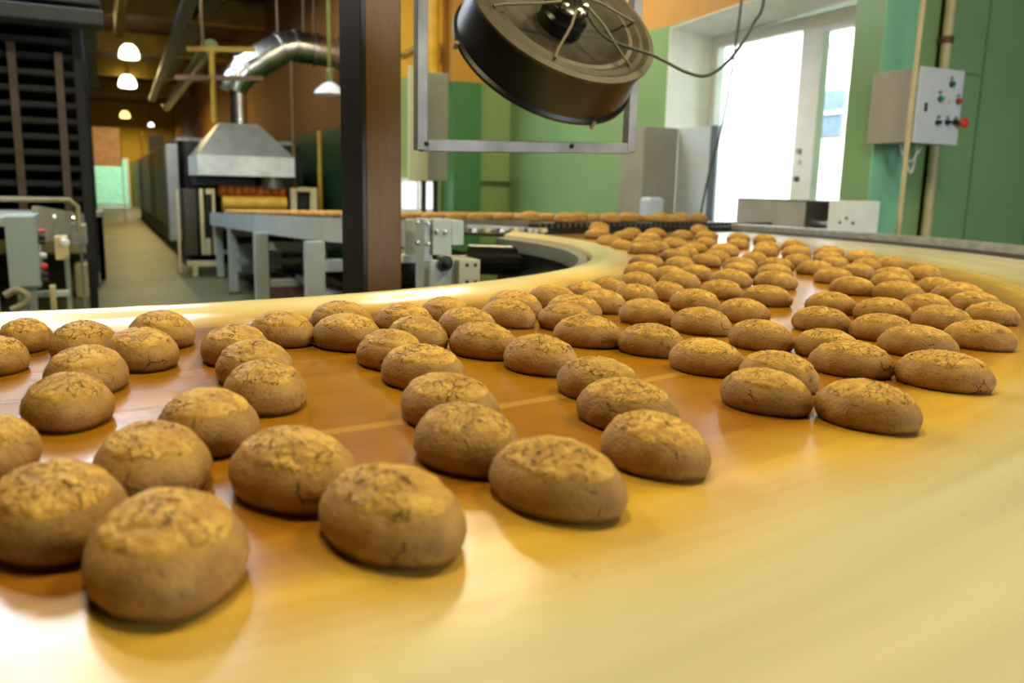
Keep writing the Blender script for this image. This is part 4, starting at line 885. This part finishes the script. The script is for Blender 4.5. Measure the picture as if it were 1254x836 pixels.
# ------------------------------------------------------------------ cooling rack on the left
cr = thing('cooling_rack', 'tall dark cooling rack of stacked slatted tiers on the left', 'rack', (-1.6, 11, 0))
YR = 8.5; rx = -.16
tier_m = mat('tier_dark', srgb(26, 25, 24), .5, .3, var=.3); post_m = mat('rack_post', srgb(92, 74, 60), .5, var=.2)
for k in range(14):
    z = .96 + k * .135
    link('tier', box(B(), -3.4, rx, YR + .1, 15.5, z, z + .03), tier_m, cr)
    link('tier_lip', box(B(), -3.4, rx, YR + .04, YR + .09, z + .01, z + .055), mat('lip_dark', srgb(26, 26, 28), .6, .0) if k == 0 else bpy.data.materials['lip_dark'], cr)
for x in (20, 76):
    X_ = onY(x, 200, YR).x; link('upright', box(B(), X_, X_ + .06, YR - .04, YR + .03, .80, onY(x, 52 if x < 50 else 65, YR).z), post_m, cr)
for yv in (YR, 10.2, 12, 13.8, 15.4): link('upright', box(B(), rx, rx + .07, yv, yv + .08, 0, 2.95), mat('rack_black', srgb(30, 30, 30), .7) if yv == YR else bpy.data.materials['rack_black'], cr)
link('back_sheet', box(B(), -3.45, -3.4, YR, 15.5, .2, 2.95), black, cr); link('end_sheet', box(B(), -3.4, rx, 15.5, 15.56, .2, 2.95), black, cr)
link('base_beam', box(B(), -3.4, rx, YR, 15.5, .72, .86), mat('rack_base', srgb(60, 50, 34), .5), cr)
for k in range(3):
    z = 2.42 + k * .17; a = onY(-30, 80, 7.7).x; b_ = onY(128 - k * 3, 50, 8.3).x
    link('top_panel', box(B(), -3.4, b_, 8.0 + .08 * k, 8.3 + .1 * k, z, z + .12), mat('top_panel', srgb(58, 60, 60), .6, 0, var=.15) if k == 0 else bpy.data.materials['top_panel'], cr, bevel=.01)
bpy.context.view_layer.update()
a, b_ = onY(88, 0, 12), onY(118, 170, 15)
link('side_tray', prism(B(), [(rx + .07, 9), (rx + .2, 9), (rx + .2, 15), (rx + .07, 15)], 2.6, 2.8), mat('side_grey', srgb(70, 84, 80), .5), cr)
# hand rail and discharge machine in front of the rack
a, b_ = onY(-30, 243, 7.6), onY(94, 245, 7.6)
tag(link('hand_rail', tube(B(), [(a.x, 7.6, a.z), (b_.x - .05, 7.6, b_.z), (b_.x, 7.6, b_.z - .05), (b_.x, 7.6, .75)], .02, 10), mat('rail_olive', srgb(150, 140, 104), .4), smooth=True), 'olive tubular hand rail in front of the cooling rack', 'rail')
dm = thing('discharge_conveyor', 'grey discharge conveyor on legs behind the switch cabinet at left', 'conveyor', (-.5, 7.5, 0))
Yc = 6.2
def fl_(name, x0_, y0_, x1_, y1_, Y, dep, m, par=dm, zf=None, bv=.005):
    a, b_ = onY(x0_, y0_, Y), onY(x1_, y1_, Y)
    return link(name, box(B(), a.x, b_.x, Y, Y + dep, b_.z if zf is None else zf, a.z), m, par, bevel=bv)
xa, xb = onY(45, 262, 6.6).x, onY(100, 270, 8.2).x
bm = B(); p1, p2, p3, p4 = onY(47, 252, 6.6), onY(103, 262, 8.4), onY(103, 282, 8.4), onY(47, 300, 6.6)
vs = []
for dx_ in (0, -.04):
    for p_ in (p1, p2, p3, p4): vs.append(bm.verts.new((p_.x + dx_, p_.y, p_.z)))
for f in ((0, 1, 2, 3), (7, 6, 5, 4), (0, 4, 5, 1), (1, 5, 6, 2), (2, 6, 7, 3), (3, 7, 4, 0)): bm.faces.new([vs[k] for k in f])
link('side_plate', bm, mat('pale_grey', srgb(172, 172, 158), .4), dm)
link('deck', box(B(), -2.4, p1.x - .03, 6.65, 8.35, .84, .90), grey_paint, dm)
fl_('leg', 77, 298, 88, 370, 6.9, .07, grey_paint, zf=0); fl_('leg', 97, 290, 104, 352, 8.1, .06, dull_steel, zf=0); fl_('leg', 60, 350, 70, 381, 6.4, .06, cream, zf=0)
fl_('leg', 36, 350, 42, 380, 6.4, .06, grey_paint, zf=0); fl_('cross_brace', 36, 357, 86, 363, 6.5, .05, grey_paint); fl_('motor_box', 66, 290, 84, 318, 6.7, .2, cream)
fl_('cover', 80, 275, 107, 300, 7.8, .3, dull_steel); 
for x, y in ((63, 266), (86, 267)):
    c = onY(x, y, 6.75 if x < 70 else 7.3); link('bolt_head', lathe(B(), [(.02, 0), (.02, .02), (0, .02)], Matrix.Translation(c + Vector((.01, -.02, 0))) @ Matrix.Rotation(pi / 2, 4, 'Y'), 8), zinc, dm)
c = onY(79, 297, 6.6); link('knob', lathe(B(), [(0, -.03), (.03, -.02), (.035, 0), (.03, .02), (0, .03)], Matrix.Translation(c), 12), white_paint, dm, smooth=True)
sw = thing('switch_cabinet', 'blue-grey switch cabinet with small red and dark switches at the left edge', 'cabinet', (-.45, 6.1, 0))
cab = mat('cabinet_blue_grey', srgb(160, 178, 180), .4, var=.04)
a, b_ = onY(5, 263, 6.0), onY(50, 352, 6.0)
link('casing', box(B(), a.x, b_.x, 6.0, 6.35, b_.z, a.z), cab, sw, bevel=.006)
link('door', box(B(), a.x - .002, b_.x - .01, 5.98, 6.0, b_.z + .01, a.z - .01), cab, sw, bevel=.004)
s1 = onX(58, 282, b_.x)
for y_, m_, r_ in ((283, red, .012), (290, black, .016), (296, black, .016), (313, white_box, .02), (326, red, .022), (336, black, .02), (342, black, .02)):
    c = Vector((b_.x, 6.12, onY(60, y_, 6.12).z))
    link('switch', lathe(B(), [(r_, 0), (r_, .03), (r_ * .7, .04), (0, .04)], Matrix.Translation(c) @ Matrix.Rotation(pi / 2, 4, 'Y'), 12), m_, sw, smooth=True)
for x in (a.x + .03, b_.x - .08): link('leg', box(B(), x, x + .05, 6.05, 6.1, 0, b_.z), grey_paint, sw)
fl_('machine_stand', -18, 250, 1, 395, 5.6, .05, mat('frame_pale', srgb(150, 166, 172), .4), par=None, zf=0)
e_ = bpy.data.objects['machine_stand']; tag(e_, 'pale blue-grey upright cut by the left picture edge', 'stand')
cable('floor_hose', [onY(6, 362, 5.9), onY(20, 355, 5.9), onY(33, 362, 5.9), onY(30, 372, 5.9), onY(14, 380, 5.9)], .022, mat('hose_grey', srgb(160, 150, 130), .5), 'pale curved hose under the blue-grey switch cabinet', 'hose')
wt = thing('work_table', 'narrow grey table along the rack further down the aisle', 'table', (-.4, 12.5, 0))
a = onY(100, 262, 11); b_ = onY(126, 262, 11)
link('table_top', box(B(), -.08, b_.x, 11, 13, .74, .79), dull_steel, wt)
for x_, y_ in ((b_.x - .07, 11.02), (b_.x - .07, 12.9), (-.075, 11.02), (-.075, 12.9)): link('leg', box(B(), x_, x_ + .06, y_, y_ + .06, 0, .74), post_m, wt)
fl_('low_box', 91, 325, 112, 340, 9.4, .4, cream, par=None, zf=0); tag(bpy.data.objects['low_box'], 'small yellowish box on the floor beside the left machine legs', 'box')
